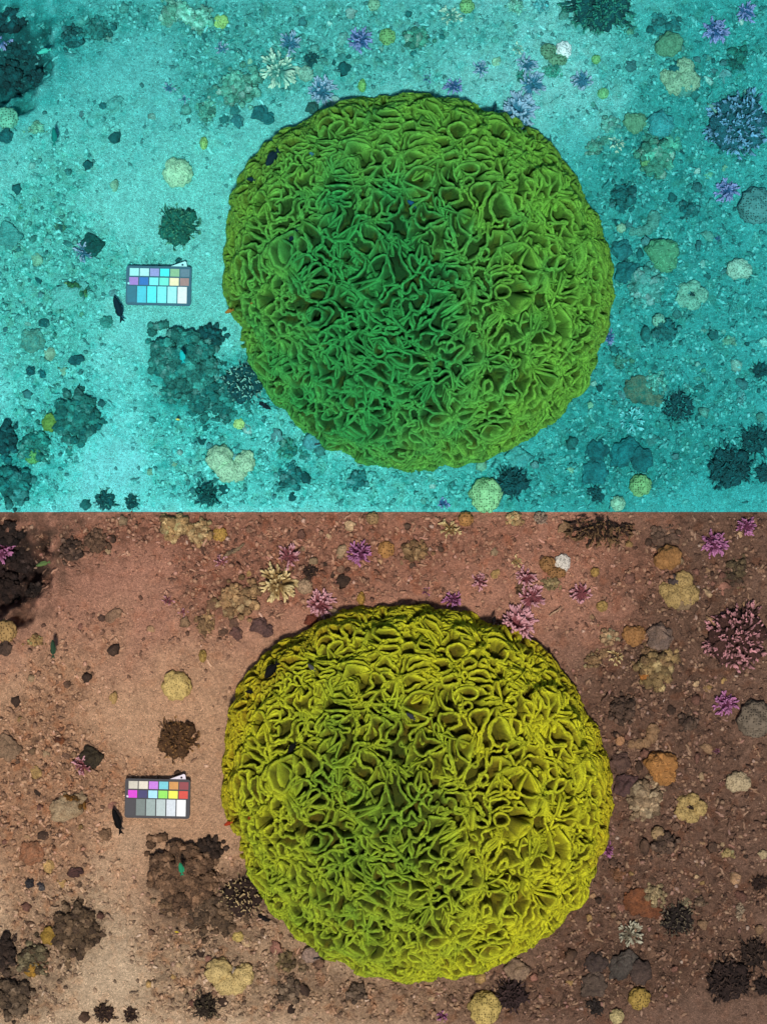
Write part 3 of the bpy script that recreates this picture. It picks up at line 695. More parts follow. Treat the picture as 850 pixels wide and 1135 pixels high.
I('cl', 578, 653, 8, 'rubble_clump', 'reef rock', 'brown lump wedged between the pair of pink corals', (110, 82, 58), (140, 110, 80))
purp(501, 664, 10, 'upright purple coral tuft poking over the top rim of giant dome', set='thick', n=16, el0=30)
purp(472, 656, 5, 'tiny purple coral sprig lying just above giant dome', set='thick', n=7, h=.3)
pink(573, 694, 18.9, 'large pink branching coral leaning on the upper shoulder of giant dome', set='thick', n=60, el0=12)
pink(644, 657, 11, 'pale pink sparse branching coral between giant dome and knobbly yellowish coral', set='thick', n=18, h=.5)
purp(791, 602, 12.6, 'fuzzy purple coral beyond the smooth brown ball coral', set='thick', n=44); purp(825, 582, 10, 'small dull purple coral in the far upper corner', set='thick', n=30)
I('br', 815, 706, 34, 'branching_coral', 'coral', 'big spreading pink coral thicket with thick fingers at the frame edge', (66, 42, 36), (190, 132, 134), set='thick', bush=1, mound=1, fl=.3, dens=.8, fw=.9, h=.75, c0=(22, 96, 108), t0=(96, 170, 206), len=(.5, 1.05))
cream(683, 727, 8, 'tiny white star-like coral tuft beside tan knobs', set='thick', n=16)
purp(803, 780, 11.7, 'fuzzy bright purple coral above the ridged dark brain coral', set='thick', n=44); purp(793, 832, 4, 'tiny purple coral speck below the fuzzy purple coral', set='twig', n=8)
purp(672, 942, 8, 'dark purple coral tucked against lower shoulder of giant dome', set='thick', n=16)
I('br', 698, 1034, 13, 'branching_coral', 'coral', 'pale grey star-shaped branching coral below the rust-orange rock', (104, 96, 78), (176, 170, 146), set='thick', n=30, h=.5)
pink(91, 848, 11, 'small pink coral with a dark shade behind, above the colour chart field', set='thick', n=20)  # the dark behind this coral is the mossy boulder
purp(490, 1126, 7, 'small purple coral below the bottom rim of giant dome', set='thick', n=14)
# --- dark bushes
darkb(663, 570, 38, 'broad dark brown bushy coral cut by the upper edge', set='finger', n=110, h=.6, t=(110, 84, 54))
darkb(196, 819, 25, 'dark brown round bushy coral standing above the colour chart', set='twig', n=120, c=(84, 58, 36), t=(160, 116, 66), h=.9, w=1.5)
darkb(345, 634, 10, 'small dark brown bushy coral beside the big cream coral', set='finger', n=26)
darkb(268, 993, 24, 'dark brown thicket with pale finger tips hugging the giant dome', set='finger', n=70, c=(48, 34, 28), t=(196, 168, 120), h=.9)
darkb(806, 1086, 26, 'dark brown bushy coral, biggest of the group in lower corner', set='finger', n=60, c=(44, 32, 28), t=(74, 56, 46)); darkb(835, 1056, 19, 'dark brown bushy coral, upper of the group in lower corner', set='finger', n=44, c=(46, 34, 28), t=(86, 66, 52)); darkb(846, 1092, 13, 'dark brown bushy coral at the very edge of lower corner', set='finger', n=30, c=(40, 30, 26), t=(70, 54, 44))
darkb(841, 978, 11, 'small dark brown bushy coral alone at the frame edge', set='finger', n=26, c=(48, 34, 28), t=(90, 66, 44))
darkb(750, 1018, 19, 'dark bushy coral beside the rust-orange rock', set='finger', n=46, c=(40, 32, 28), t=(104, 92, 72))
darkb(566, 1102, 19, 'dark purplish bushy coral next to yellow honeycomb coral', set='finger', n=50, c=(48, 34, 32), t=(84, 62, 58))
darkb(228, 1116, 15, 'dark knotted bush coral below the kidney-shaped yellow coral', set='finger', n=40, c=(52, 42, 32), t=(110, 96, 70))
darkb(116, 1122, 13, 'dark brown bush coral at the lower edge on sand', set='finger', n=30); darkb(146, 1124, 11, 'small dark brown bush coral at lower edge beside its bigger fellow', set='finger', n=24)
darkb(660, 1115, 12, 'dark scraggly bush coral beside small yellow ball coral', set='twig', n=30, c=(46, 38, 34), t=(92, 80, 70))
# --- massive corals
YEL, Y0c = (206, 172, 92), (140, 206, 160)
I('ma', 196, 760, 16, 'massive_coral', 'coral', 'round pale yellow dotted coral alone on open sand', (214, 180, 96), c0=(140, 220, 180), skin='fine', sz=.7)
I('ma', 7, 699, 12, 'honeycomb_coral', 'coral', 'yellow-brown honeycomb coral at the frame edge below dark pit', (178, 138, 74), c0=(90, 190, 160), skin='honey')  # dark pit stands in for the corner shadow
I('ma', 741, 617, 13, 'smooth_coral', 'coral', 'smooth brown ball coral with a smaller lobe on its side', (160, 110, 52), c0=(70, 150, 120), skin='smooth', lobes=[(.05, -.02, 1), (-.5, .3, .75)])
I('ma', 702, 704, 12, 'smooth_coral', 'coral', 'smooth brown heart-shaped coral beside grey boulder', (164, 112, 54), c0=(76, 156, 124), skin='smooth', lobes=[(-.35, -.1, .75), (.4, -.15, .7), (0, .3, .75)])
I('ma', 750, 655, 21, 'knobbly_coral', 'coral', 'knobbly yellowish speckled coral with several lobes below brown ball coral', (176, 144, 80), c0=(110, 180, 150), skin='fine', lobes=[(.35, -.55, .5), (-.1, .3, .62), (-.65, -.1, .38), (.5, .2, .6), (-.35, .05, .45)], extra=[(-.1, -.5, .38, (84, 70, 66)), (.3, .62, .5, (150, 124, 92))])
I('ma', 732, 851, 18, 'brain_coral', 'coral', 'orange-brown heart-shaped brain coral with fine wavy ridges', (186, 124, 52), c0=(70, 170, 130), skin='brain', lobes=[(-.2, -.2, .8), (.35, -.25, .68), (.2, .35, .72)])
I('ma', 764, 896, 17, 'ring_coral', 'coral', 'yellowish ring-shaped coral with a dark hole on top', (184, 152, 84), c0=(90, 180, 160), skin='fine', lobes=[(-.5, .25, .5), (-.42, -.35, .48), (.1, .45, .5), (.6, -.02, .52), (.15, -.55, .46)], extra=[(.05, -.1, .3, (40, 30, 22))])
I('ma', 836, 797, 19, 'brain_coral', 'coral', 'dark grey brain coral with pale net of ridges at frame edge', (122, 106, 86), c0=(60, 140, 140), skin='honey')
I('ma', 818, 866, 14, 'knobbly_coral', 'coral', 'pale beige knobbly coral right of the ring-shaped coral', (188, 164, 122), c0=(120, 200, 180), skin='fine', lobes=[(-.3, 0, .75), (.35, .15, .62), (.1, -.3, .5)])
I('ma', 255, 1080, 24, 'lobed_coral', 'coral', 'kidney-shaped yellow lobed coral with fine pores', (208, 176, 104), c0=(140, 206, 170), skin='fine', lobes=[(-.5, -.15, .62), (-.15, .35, .58), (.25, .42, .5), (.6, .05, .48), (.72, -.2, .36)], extra=[(.2, -.15, .2, (190, 170, 150))])
I('ma', 537, 1117, 17, 'honeycomb_coral', 'coral', 'yellow honeycomb coral standing below the bottom rim of giant dome', (200, 170, 84), c0=(130, 210, 150), skin='honey', sy=1.1, sz=.9)
I('ma', 708, 1106, 12, 'honeycomb_coral', 'coral', 'small dull yellow honeycomb ball coral beside dark rocks', (170, 136, 50), c0=(100, 180, 120), skin='honey')
I('ma', 683, 1126, 8, 'massive_coral', 'coral', 'pale beige small coral with a pore at the lower edge', (190, 168, 108), c0=(120, 200, 170), skin='fine', extra=[(.1, -.1, .2, (40, 32, 26))])
I('ma', 55, 1037, 9, 'massive_coral', 'coral', 'mustard yellow lump coral beside the dark knobbly rock', (160, 122, 28), c0=(84, 150, 70), skin='smooth', sy=1.2)
I('ma', 516, 575, 8, 'massive_coral', 'coral', 'round orange-brown coral at the upper edge beside cream coral', (176, 122, 56), c0=(96, 180, 120), skin='honey')
I('ma', 428, 609, 9, 'massive_coral', 'coral', 'low orange-brown coral crust beside tan rubble, above the dome', (172, 118, 52), c0=(90, 170, 110), skin='honey', sz=.5)
I('ma', 607, 626, 11, 'honeycomb_coral', 'coral', 'brown honeycomb coral half covered by a white coral cap', (150, 104, 52), c0=(80, 150, 120), skin='honey', lobes=[(-.1, -.1, .8), (1.2, .75, .6), (.5, .7, .6)])
I('ma', 623, 624, 10, 'bleached_coral', 'coral', 'white bleached coral cap beside brown honeycomb coral', (226, 214, 196), c0=(190, 240, 240), skin='fine', lobes=[(0, -.1, .85), (.25, .35, .6)])
I('ma', 338, 650, 8.5, 'massive_coral', 'coral', 'round tan dotted coral between cream and pink branching corals', (172, 138, 102), c0=(110, 190, 170), skin='fine')
I('ma', 714, 819, 13, 'smooth_coral', 'coral', 'bent finger-like tan smooth coral above orange-brown brain coral', (150, 112, 74), c0=(60, 150, 140), skin='smooth', lobes=[(.7, -.8, .55), (.6, -.2, .52), (.1, .3, .46), (-.5, .4, .42), (-1.1, .45, .36)])
I('ma', 687, 821, 5, 'massive_coral', 'coral', 'small orange-brown knob at the side of giant dome', (184, 130, 84), skin='smooth')
I('ma', 728, 923, 7, 'massive_coral', 'coral', 'small round tan coral below the ring-shaped coral', (160, 128, 84), c0=(90, 180, 160), skin='honey')
I('ma', 400, 663, 7, 'massive_coral', 'coral', 'small mustard yellow crust upright against top rim of giant dome', (176, 130, 40), c0=(100, 190, 110), skin='fine', sx=.65)
I('ma', 244, 592, 8, 'massive_coral', 'coral', 'small mustard yellow coral crust among rubble at upper edge', (180, 136, 48), c0=(120, 200, 120), skin='fine', sz=.5)
I('ma', 413, 573, 7, 'honeycomb_coral', 'coral', 'small tan honeycomb ball at upper edge above purple coral', (160, 124, 76), c0=(100, 180, 150), skin='honey')
I('ma', 225, 727, 7, 'massive_coral', 'coral', 'small upright mustard yellow crust beside giant dome on sand', (176, 140, 58), c0=(120, 200, 120), skin='fine', sx=.6)
I('ma', 264, 1038, 6, 'massive_coral', 'coral', 'small pale yellow crust above the kidney-shaped coral', (190, 160, 76), c0=(140, 210, 130), skin='fine', sz=.5)
I('ma', 659, 634, 5, 'massive_coral', 'coral', 'tiny mustard yellow coral between pink coral and brown ball', (170, 130, 56), skin='fine'); I('ma', 667, 672, 6, 'massive_coral', 'coral', 'tiny mustard yellow coral below the pale pink sparse coral', (170, 134, 64), skin='fine')
# --- rocks and clumps
I('cl', 203, 968, 40, 'reef_boulder', 'reef rock', 'large dark brown knobbly boulder left of the giant dome', (122, 92, 68), (84, 62, 46), n=74, sz=.55, sx=.95, k=.85)
I('cl', 238, 1010, 22, 'rubble_bank', 'reef rock', 'low dark ragged rubble bank between large boulder and kidney-shaped coral', (112, 88, 66), (76, 60, 46), n=44, sz=.25, sx=1.2, spread=1.35); I('cl', 190, 1006, 12, 'rubble_bank', 'reef rock', 'low dark rubble bank at the foot of large boulder', (116, 90, 66), (80, 62, 48), n=22, sz=.25, sx=1.1); I('cl', 232, 940, 15, 'rubble_bank', 'reef rock', 'dark ragged rubble shoulder above large boulder beside giant dome', (62, 46, 36), (44, 34, 28), n=24, sz=.5)  # near-black clump above the boulder stands in for its shadow
I('cl', 84, 1030, 29, 'reef_boulder', 'reef rock', 'dark knobbly rock on sand with mustard yellow lump beside it', (106, 84, 62), (70, 54, 42), n=52, sz=.62, k=.8)
I('cl', 38, 1063, 18, 'reef_boulder', 'reef rock', 'grey-green crusted rock with orange underside near dark knobbly rock', (116, 104, 76), (72, 56, 40), n=26, extra=[(-.1, .55, .5, (150, 110, 40))])
I('cl', 4, 1056, 18, 'reef_boulder', 'reef rock', 'dark brown rock cut by the frame edge', (70, 54, 44), (44, 34, 28), n=22)
I('cl', 14, 1104, 22, 'reef_boulder', 'reef rock', 'dull brown knobbly rock in the lower corner by the edge', (96, 78, 60), (66, 52, 42), n=30, sz=.4)
I('cl', 195, 583, 19, 'rubble_clump', 'reef rock', 'beige knobbly reef clump touching the upper edge', (164, 132, 88), (190, 164, 116), n=26, sy=.7)
I('cl', 223, 590, 15, 'rubble_clump', 'reef rock', 'beige knobbly reef clump next to mustard yellow crust', (158, 124, 84), (186, 158, 112), n=20)
I('cl', 264, 664, 20, 'rubble_clump', 'reef rock', 'tan heap of round knobs left of the big cream coral', (150, 116, 80), (172, 138, 96), n=26, sz=.35, sx=1.3)
I('cl', 229, 690, 12, 'rubble_clump', 'reef rock', 'tan rubble heap beside sand above the giant dome shoulder', (140, 108, 76), (166, 132, 90), n=16, sy=1.4)
I('cl', 570, 575, 10, 'rubble_clump', 'reef rock', 'beige knobbly clump at the upper edge beside grey rubble', (168, 136, 92), (190, 160, 116), n=12); I('cl', 598, 574, 9, 'rubble_clump', 'reef rock', 'grey broken clump at upper edge beside dark bushy coral', (140, 116, 100), (178, 156, 130), n=12)
I('cl', 461, 610, 14, 'rubble_clump', 'reef rock', 'tan ragged rubble clump beside low orange-brown crust', (142, 110, 74), (116, 86, 60), n=18, sz=.4)
I('cl', 610, 647, 10, 'rubble_clump', 'reef rock', 'olive brown rubble clump below white coral cap', (126, 108, 74), (150, 130, 90), n=14)
I('ro', 731, 706, 15, 'boulder', 'rock', 'smooth grey boulder right of the heart-shaped brown coral', (128, 104, 88), (108, 90, 80), sy=.85)
I('cl', 727, 741, 22, 'reef_boulder', 'reef rock', 'knobbly yellowish reef rock below the smooth grey boulder', (146, 120, 80), (116, 90, 62), n=34, extra=[(-.55, .3, .3, (150, 96, 44))])
I('cl', 719, 722, 11, 'rubble_clump', 'reef rock', 'broken brown clump squeezed between grey boulder and yellowish rock', (126, 98, 70), (156, 126, 90), n=14)
I('cl', 674, 706, 11, 'rubble_clump', 'reef rock', 'tan rough knob, upper of the pair by white star coral', (172, 140, 104), (146, 116, 84), n=14); I('cl', 657, 731, 10, 'rubble_clump', 'reef rock', 'tan round rough knob, lower of the pair by white star coral', (160, 126, 88), (140, 108, 76), n=12)
I('cl', 669, 724, 7, 'rubble_clump', 'reef rock', 'tan bridge of rubble joining two rough knobs', (150, 118, 84), (132, 102, 72), n=9)
I('cl', 715, 884, 21, 'reef_boulder', 'reef rock', 'beige rough rock directly below the orange-brown brain coral', (146, 122, 94), (172, 148, 116), n=34, sz=.45)
I('ro', 694, 871, 14, 'boulder', 'rock', 'dark purplish smooth boulder between giant dome and brain coral', (92, 66, 62), (72, 54, 52), sx=.8); I('ro', 687, 845, 11, 'boulder', 'rock', 'dull brown boulder above the dark purplish boulder', (104, 78, 66), (84, 62, 54))
I('ro', 706, 1000, 16, 'crusted_rock', 'rock', 'flat rust-orange crusted rock right of the giant dome', (122, 74, 46), (96, 60, 40), sz=.35, sy=.8, rot=-35, c0=(76, 130, 110)); I('ro', 720, 1010, 13, 'crusted_rock', 'rock', 'smaller rust-orange slab beside the dark bushy coral', (116, 70, 44), (92, 56, 38), sz=.3, sy=.6, rot=-20, c0=(76, 130, 110))
I('cl', 725, 991, 13, 'rubble_clump', 'reef rock', 'beige crusted clump on top of rust-orange rock', (140, 120, 88), (168, 148, 108), n=18)
I('ro', 690, 1070, 15, 'boulder', 'rock', 'dark grey slab of rock above small yellow ball coral', (84, 76, 68), (66, 56, 50), sy=1.2, sx=.85, sz=.5); I('ro', 660, 1068, 12, 'boulder', 'rock', 'dark brown rock left of the dark grey slab', (76, 62, 54), (58, 46, 42), sz=.5); I('ro', 710, 1078, 12, 'boulder', 'rock', 'dark brown flat rock right of the dark grey slab', (78, 62, 54), (60, 48, 42), sz=.4)
I('ro', 657, 1092, 14, 'boulder', 'rock', 'dull brown low boulder above scraggly bush coral', (92, 76, 64), (70, 56, 48), sz=.4)
I('ro', 75, 894, 19, 'boulder', 'rock', 'pale oval stone under a rusty crust left of the chart', (164, 140, 108), (144, 118, 88), sx=1.1, sy=.72, sz=.4, rot=25)
I('cl', 80, 891, 14, 'crust_clump', 'coral', 'rusty brown crusted clump sitting on the pale oval stone', (126, 84, 34), (64, 50, 30), n=24, sy=.8, sz=.5, c0=0)
I('ro', 117, 925, 7, 'stone', 'stone', 'round brown stone just below the black fish', (128, 98, 72), (112, 84, 62)); I('ro', 66, 820, 6, 'stone', 'stone', 'small rusty ring-like stone amid rubble above pink coral', (128, 76, 46), (70, 44, 34))
I('ro', 102, 840, 11, 'boulder', 'rock', 'dark mossy boulder behind the small pink coral', (62, 52, 36), (48, 40, 30), sz=.8); I('ro', 9, 830, 13, 'boulder', 'rock', 'grey-tan boulder at frame edge above rubble field', (142, 112, 86), (120, 96, 74), sz=.4)
I('ro', 35, 946, 13, 'boulder', 'rock', 'reddish crusted round boulder half buried in sand', (150, 100, 70), (128, 92, 68), sz=.35); I('ro', 84, 967, 9, 'stone', 'stone', 'dark reddish flat stone on open sand', (84, 56, 50), (60, 42, 40), sy=.55, sz=.4, rot=12)
I('ro', 33, 979, 5, 'shell', 'shell', 'small black shell below reddish boulder', (44, 40, 44), (70, 64, 60)); I('ro', 46, 982, 6, 'shell', 'shell', 'dark grey shell right of the black shell', (54, 50, 54), (90, 84, 78), sy=.6)
I('ro', 287, 694, 9, 'stone', 'stone', 'dark purplish stone, left one of a touching pair on sand', (104, 76, 68), (84, 60, 56)); I('ro', 296, 699, 7, 'stone', 'stone', 'dark purplish stone, right one of a touching pair on sand', (96, 70, 64), (76, 56, 52))
I('ro', 250, 668, 7, 'stone', 'stone', 'round tan stone beside brown stone above open sand', (164, 128, 86), (140, 106, 74)); I('ro', 237, 669, 7, 'stone', 'stone', 'round brown stone left of round tan stone', (130, 96, 70), (110, 80, 60)); I('ro', 259, 690, 6, 'stone', 'stone', 'brown flat stone below round tan stone', (124, 92, 72), (104, 76, 62)); I('ro', 248, 700, 6, 'stone', 'stone', 'dark brown stone at edge of open sand', (112, 82, 64), (92, 68, 54)); I('ro', 262, 702, 6, 'stone', 'stone', 'purplish brown oval stone above giant dome shoulder', (120, 84, 74), (96, 70, 62), sx=1.3)
I('ro', 345, 688, 7, 'stone', 'stone', 'reddish stone touching the dome under round pink coral', (120, 62, 44), (100, 54, 40)); I('ro', 126, 682, 6, 'stone', 'stone', 'brown oblong stone on open sand', (150, 116, 90), (124, 94, 74), sx=1.7, rot=35, sz=.4); I('ro', 113, 685, 4, 'stone', 'stone', 'small dark stone left of oblong brown stone', (100, 74, 60), (84, 62, 52))
I('ro', 573, 1076, 12, 'boulder', 'rock', 'tan round boulder touching bottom rim of giant dome', (142, 116, 92), (120, 96, 78), sz=.6); I('cl', 318, 1066, 13, 'rubble_clump', 'reef rock', 'olive brown crusted clump beside grey barrel sponge', (124, 104, 70), (78, 62, 46), n=18)
I('cl', 336, 1072, 8, 'rubble_clump', 'reef rock', 'small brown clump right below barrel sponge', (126, 104, 78), (98, 80, 62), n=10); I('cl', 320, 1098, 15, 'rubble_clump', 'reef rock', 'dull brown rubble heap at the lower edge beneath crusted clump', (112, 92, 72), (84, 68, 56), n=20, sz=.35); I('cl', 395, 1100, 12, 'rubble_clump', 'reef rock', 'dull brown rubble heap at lower edge below dome rim', (110, 90, 72), (82, 66, 54), n=16, sz=.4)
I('cl', 80, 610, 13, 'rubble_clump', 'reef rock', 'ragged dark rubble clump on sand beside dark pit', (96, 74, 60), (68, 52, 44), n=20, sz=.5, sy=1.2); I('cl', 108, 600, 15, 'rubble_clump', 'reef rock', 'ragged brown rubble clump with a round stone near upper edge', (116, 88, 68), (88, 66, 52), n=22, sz=.4)  # dark pit stands in for the corner shadow
I('cl', 40, 710, 8, 'rubble_clump', 'reef rock', 'small yellowish branched rubble bit near honeycomb coral', (176, 140, 88), (150, 116, 76), n=12, sx=1.3, sz=.4)
I('cl', 760, 1000, 8, 'rubble_clump', 'reef rock', 'small grey clump at tip of dark bush coral', (128, 116, 90), (150, 136, 104), n=10); I('cl', 820, 1010, 9, 'rubble_clump', 'reef rock', 'pale broken coral skeleton near the frame edge', (166, 146, 120), (130, 108, 88), n=12, sy=1.6, sx=.7)
I('cl', 805, 946, 9, 'rubble_clump', 'reef rock', 'pale yellow flat coral lump above small dark bush', (176, 152, 100), (150, 128, 86), n=8, sy=.6, sz=.5); I('ro', 845, 947, 5, 'stone', 'stone', 'pale stone at frame edge above small dark bush', (180, 160, 120), (150, 130, 100))
I('cl', 736, 595, 15, 'rubble_clump', 'reef rock', 'dull brown rubble heap above smooth brown ball coral', (112, 88, 72), (90, 68, 56), n=20, sz=.35, sx=1.5); I('cl', 815, 632, 16, 'rubble_clump', 'reef rock', 'dark olive rubble heap above big pink thicket', (100, 84, 60), (74, 58, 46), n=22, sz=.4)
I('cl', 690, 785, 16, 'rubble_clump', 'reef rock', 'dark brown rubble heap beside giant dome with pale chips', (96, 74, 60), (70, 54, 44), n=22, sz=.45); I('cl', 762, 800, 12, 'rubble_clump', 'reef rock', 'dark brown broken rubble left of fuzzy purple coral', (92, 72, 58), (66, 50, 42), n=16, sz=.45)
I('cl', 735, 935, 14, 'rubble_clump', 'reef rock', 'dull brown rubble heap below small round tan coral', (104, 82, 66), (78, 60, 50), n=18, sz=.4); I('cl', 685, 970, 9, 'rubble_clump', 'reef rock', 'orange-brown lump under lower right shoulder of giant dome', (130, 90, 62), (104, 74, 54), n=10)
I('cl', 775, 1000, 7, 'rubble_clump', 'reef rock', 'small grey-brown rubble knot right of dark bush coral', (110, 90, 70), (80, 64, 52), n=9)
I('cl', 42, 655, 12, 'shade_rock', 'reef rock', 'dark brown rock on the sand-side rim of dark pit', (48, 36, 30), (34, 26, 22), n=16, sz=.5); I('cl', 12, 592, 16, 'shade_rock', 'reef rock', 'dark brown rock above the dark pit at upper edge', (50, 38, 32), (36, 28, 24), n=20, sz=.5)  # dark rocks added here to deepen the corner's shade
I('cl', 25, 622, 16, 'shade_rock', 'reef rock', 'dark brown rock inside the dark pit at the edge', (46, 34, 30), (34, 26, 24), n=20, sz=.5); I('cl', 10, 655, 18, 'shade_rock', 'reef rock', 'dark brown rock on the lower rim of dark pit', (52, 38, 32), (38, 28, 26), n=22, sz=.5); I('ro', 6, 718, 8, 'stone', 'stone', 'dark rounded stone below yellow-brown honeycomb coral', (84, 64, 52), (62, 48, 40))  # dark rocks added to deepen the corner shade
I('rd', 260, 610, 26, 'banded_sea_cucumber', 'sea cucumber', 'banded dark rod-like sea cucumber beside small pink tuft', (92, 76, 60), (150, 124, 92), az=32, wd=2.6)
I('rd', 615, 678, 16, 'coral_twig', 'coral rubble', 'slim pale twig of dead coral lying right of giant dome', (180, 146, 116), (150, 116, 90), az=38, wd=1.2)
I('rd', 293, 1018, 15, 'black_sea_cucumber', 'sea cucumber', 'short black sea cucumber lying at the edge of giant dome', (16, 12, 12), (22, 18, 18), az=-25, wd=2.6, c0=(6, 40, 52))
I('sp', 346, 1056, 11, 'barrel_sponge', 'sponge', 'grey barrel sponge with dark slit under rim of giant dome', (150, 124, 108))
# --- chart and fish
I('ch', 175, 885, 36, 'colour_chart', 'colour chart', 'dark-framed colour calibration card with eighteen patches lying on sand', (50, 46, 54))
I('fi', 130, 910, 29, 'dark_fish', 'fish', 'slim black fish swimming just below the colour chart', (10, 8, 10), (14, 12, 14), c0=(8, 42, 54), az=108, roll=62, z=14, slim=.62)
I('fi', 301, 743, 22, 'dark_fish', 'fish', 'black fish over the upper left shoulder of giant dome', (12, 10, 12), (16, 14, 16), c0=(10, 40, 52), az=230, roll=66, over_coral=12)
I('fi', 345, 740, 11, 'grey_fish', 'fish', 'small grey fish among folds right of the black fish', (92, 92, 92), (60, 62, 66), c0=(40, 110, 130), az=130, roll=50, over_coral=2); I('fi', 277, 767, 10, 'dark_fish', 'fish', 'tiny black fish at the upper left rim of giant dome', (14, 12, 12), (16, 16, 16), c0=(10, 44, 54), az=170, roll=60, over_coral=6); I('fi', 324, 829, 15, 'dark_fish', 'fish', 'black fish diving between folds at left of giant dome', (10, 8, 8), (14, 12, 12), c0=(8, 38, 48), az=235, roll=60, over_coral=6)
I('fi', 455, 794, 12, 'grey_fish', 'fish', 'small blue-grey fish in a dark gap on top of dome', (60, 62, 72), (44, 46, 56), c0=(20, 80, 120), az=140, roll=50, over_coral=2)
I('fi', 48, 625, 16, 'green_fish', 'fish', 'small pale green fish hovering beside the dark pit', (104, 128, 70), (76, 96, 56), c0=(60, 200, 180), az=195, roll=60, z=30, slim=.7); I('fi', 59, 719, 20, 'green_fish', 'fish', 'dark green fish swimming over sand below the dark pit', (52, 78, 56), (40, 62, 44), c0=(10, 130, 120), az=92, roll=66, z=30, slim=.65)  # dark pit stands in for the corner shadow
I('fi', 201, 963, 14, 'green_fish', 'fish', 'bright green fish hovering over the large knobbly boulder', (44, 150, 104), (36, 120, 84), c0=(20, 190, 190), az=100, roll=64, z=48); I('fi', 196, 1033, 5, 'yellow_fish', 'fish', 'tiny yellow fish over rubble below the large boulder', (226, 200, 60), (180, 150, 40), c0=(200, 220, 110), az=170, roll=50, z=14)
I('fi', 547, 687, 9, 'dark_fish', 'fish', 'small black fish between dome rim and large pink coral', (20, 14, 16), (20, 16, 18), c0=(10, 50, 60), az=70, roll=60, z=26)
I('fi', 253, 913, 10, 'red_fish', 'fish', 'tiny red fish against the left rim of giant dome', (170, 62, 28), (140, 44, 24), c0=(140, 110, 50), az=200, roll=60, z=40); I('fi', 277, 905, 7, 'red_fish', 'fish', 'tiny orange-red fish on left flank of giant dome', (160, 74, 30), (130, 54, 24), c0=(130, 110, 50), az=60, roll=60, over_coral=3)

GROUPS = {'branching_coral': 'branching corals on the seabed', 'bushy_coral': 'dark bushy corals', 'massive_coral': 'small massive corals', 'rubble_clump': 'clumps of reef rubble', 'reef_boulder': 'knobbly reef boulders', 'boulder': 'bare boulders', 'stone': 'stones named one by one',
          'dark_fish': 'black fish', 'green_fish': 'green fish', 'grey_fish': 'small grey fish', 'red_fish': 'tiny red fish', 'honeycomb_coral': 'honeycomb corals', 'smooth_coral': 'smooth brown corals', 'knobbly_coral': 'knobbly corals', 'brain_coral': 'brain corals', 'shell': 'dark shells', 'crusted_rock': 'rust-orange crusted rocks', 'shade_rock': 'dark rocks of the pit', 'colour_chart': 'colour cards'}
for it in ITEMS:
    for panel in (0, 1):
        i2 = dict(it); i2['o'] = dict(it['o'])
        r = it['r'] * .8
        if it['kind'] not in ('br', 'cl', 'fi'):
            if panel == 0 and it['Y'] + r > 1134.5: i2['Y'] = 1134.5 - r
            if panel == 1 and it['Y'] - r < 569: i2['Y'] = 569 + r
        if i2['o'].get('c0', 1) == 0: i2['o'].pop('c0')
        ob = BUILD[it['kind']](i2, panel)
        tag(ob, say(it['label'], panel), it['cat'], GROUPS.get(it['name']))

# ------------------------------------------------------------------ loose stones, one by one, and the fine rubble nobody could count
def free(X, Y, r):
    if ((X - CX) / 222) ** 2 + ((Y - CY) / 211) ** 2 < 1: return False
    if abs(X - 175) < 38 + r and abs(Y - 885) < 25 + r: return False
    return all((it['X'] - X) ** 2 + (it['Y'] - Y) ** 2 > (it['r'] * .85 + r * .6) ** 2 for it in ITEMS if it['kind'] != 'fi')
LAND = [(it['X'], it['Y'], it['short']) for it in ITEMS if it.get('short')]
MARKS = [(175, 885, 'the colour chart'), (20, 640, 'the dark pit'), (196, 760, 'the round dotted coral'), (196, 819, 'the round bushy coral'), (203, 968, 'the large knobbly boulder'), (84, 1030, 'the dark knobbly rock'), (255, 1080, 'the kidney-shaped coral'),
         (308, 646, 'the big antler-like coral'), (398, 613, 'the lone round branching coral'), (502, 590, 'the upper edge corals'), (573, 680, 'the coral on the dome shoulder'), (620, 626, 'the white-capped coral'), (741, 617, 'the smooth ball coral'), (750, 665, 'the speckled knobbly coral'),
         (815, 706, 'the big finger coral thicket'), (727, 735, 'the smooth grey boulder'), (732, 851, 'the heart-shaped brain coral'), (764, 896, 'the ring-shaped coral'), (818, 866, 'the pale knobbly coral'), (836, 797, 'the netted brain coral'), (720, 1000, 'the crusted flat rock'), (806, 1086, 'the corner bush corals'),
         (708, 1106, 'the small honeycomb ball'), (545, 1112, 'the tall honeycomb coral'), (75, 894, 'the pale oval stone'), (35, 950, 'the half-buried boulder'), (91, 846, 'the chart-side coral tuft'), (330, 1065, 'the barrel sponge'), (660, 580, 'the upper edge bush coral'), (125, 1115, 'the lower edge bush corals')]
TONES = [('dull brown', (112, 84, 66)), ('tan', (156, 122, 90)), ('beige', (178, 148, 112)), ('dark brown', (80, 60, 48)), ('yellowish', (168, 134, 84)), ('reddish', (132, 92, 76))]
rs = random.Random(77); stones = []; tries = 0
while len(stones) < 145 and tries < 20000:
    tries += 1; X = rs.uniform(4, 846); Y = rs.uniform(574, 1129); r = 3.0 + 4.2 * rs.random() ** 2.2
    if rs.random() > float(rubble_density(np.array([X]), np.array([Y]))[0]) ** 1.3: continue
    if not free(X, Y, r) or any((X - a) ** 2 + (Y - b) ** 2 < (r + c) ** 2 for a, b, c, _ in stones): continue
    stones.append((X, Y, r, rs.randrange(6)))
TAKEN = set()
hs = hfun(np.array([q[0] for q in stones]), np.array([q[1] for q in stones]))
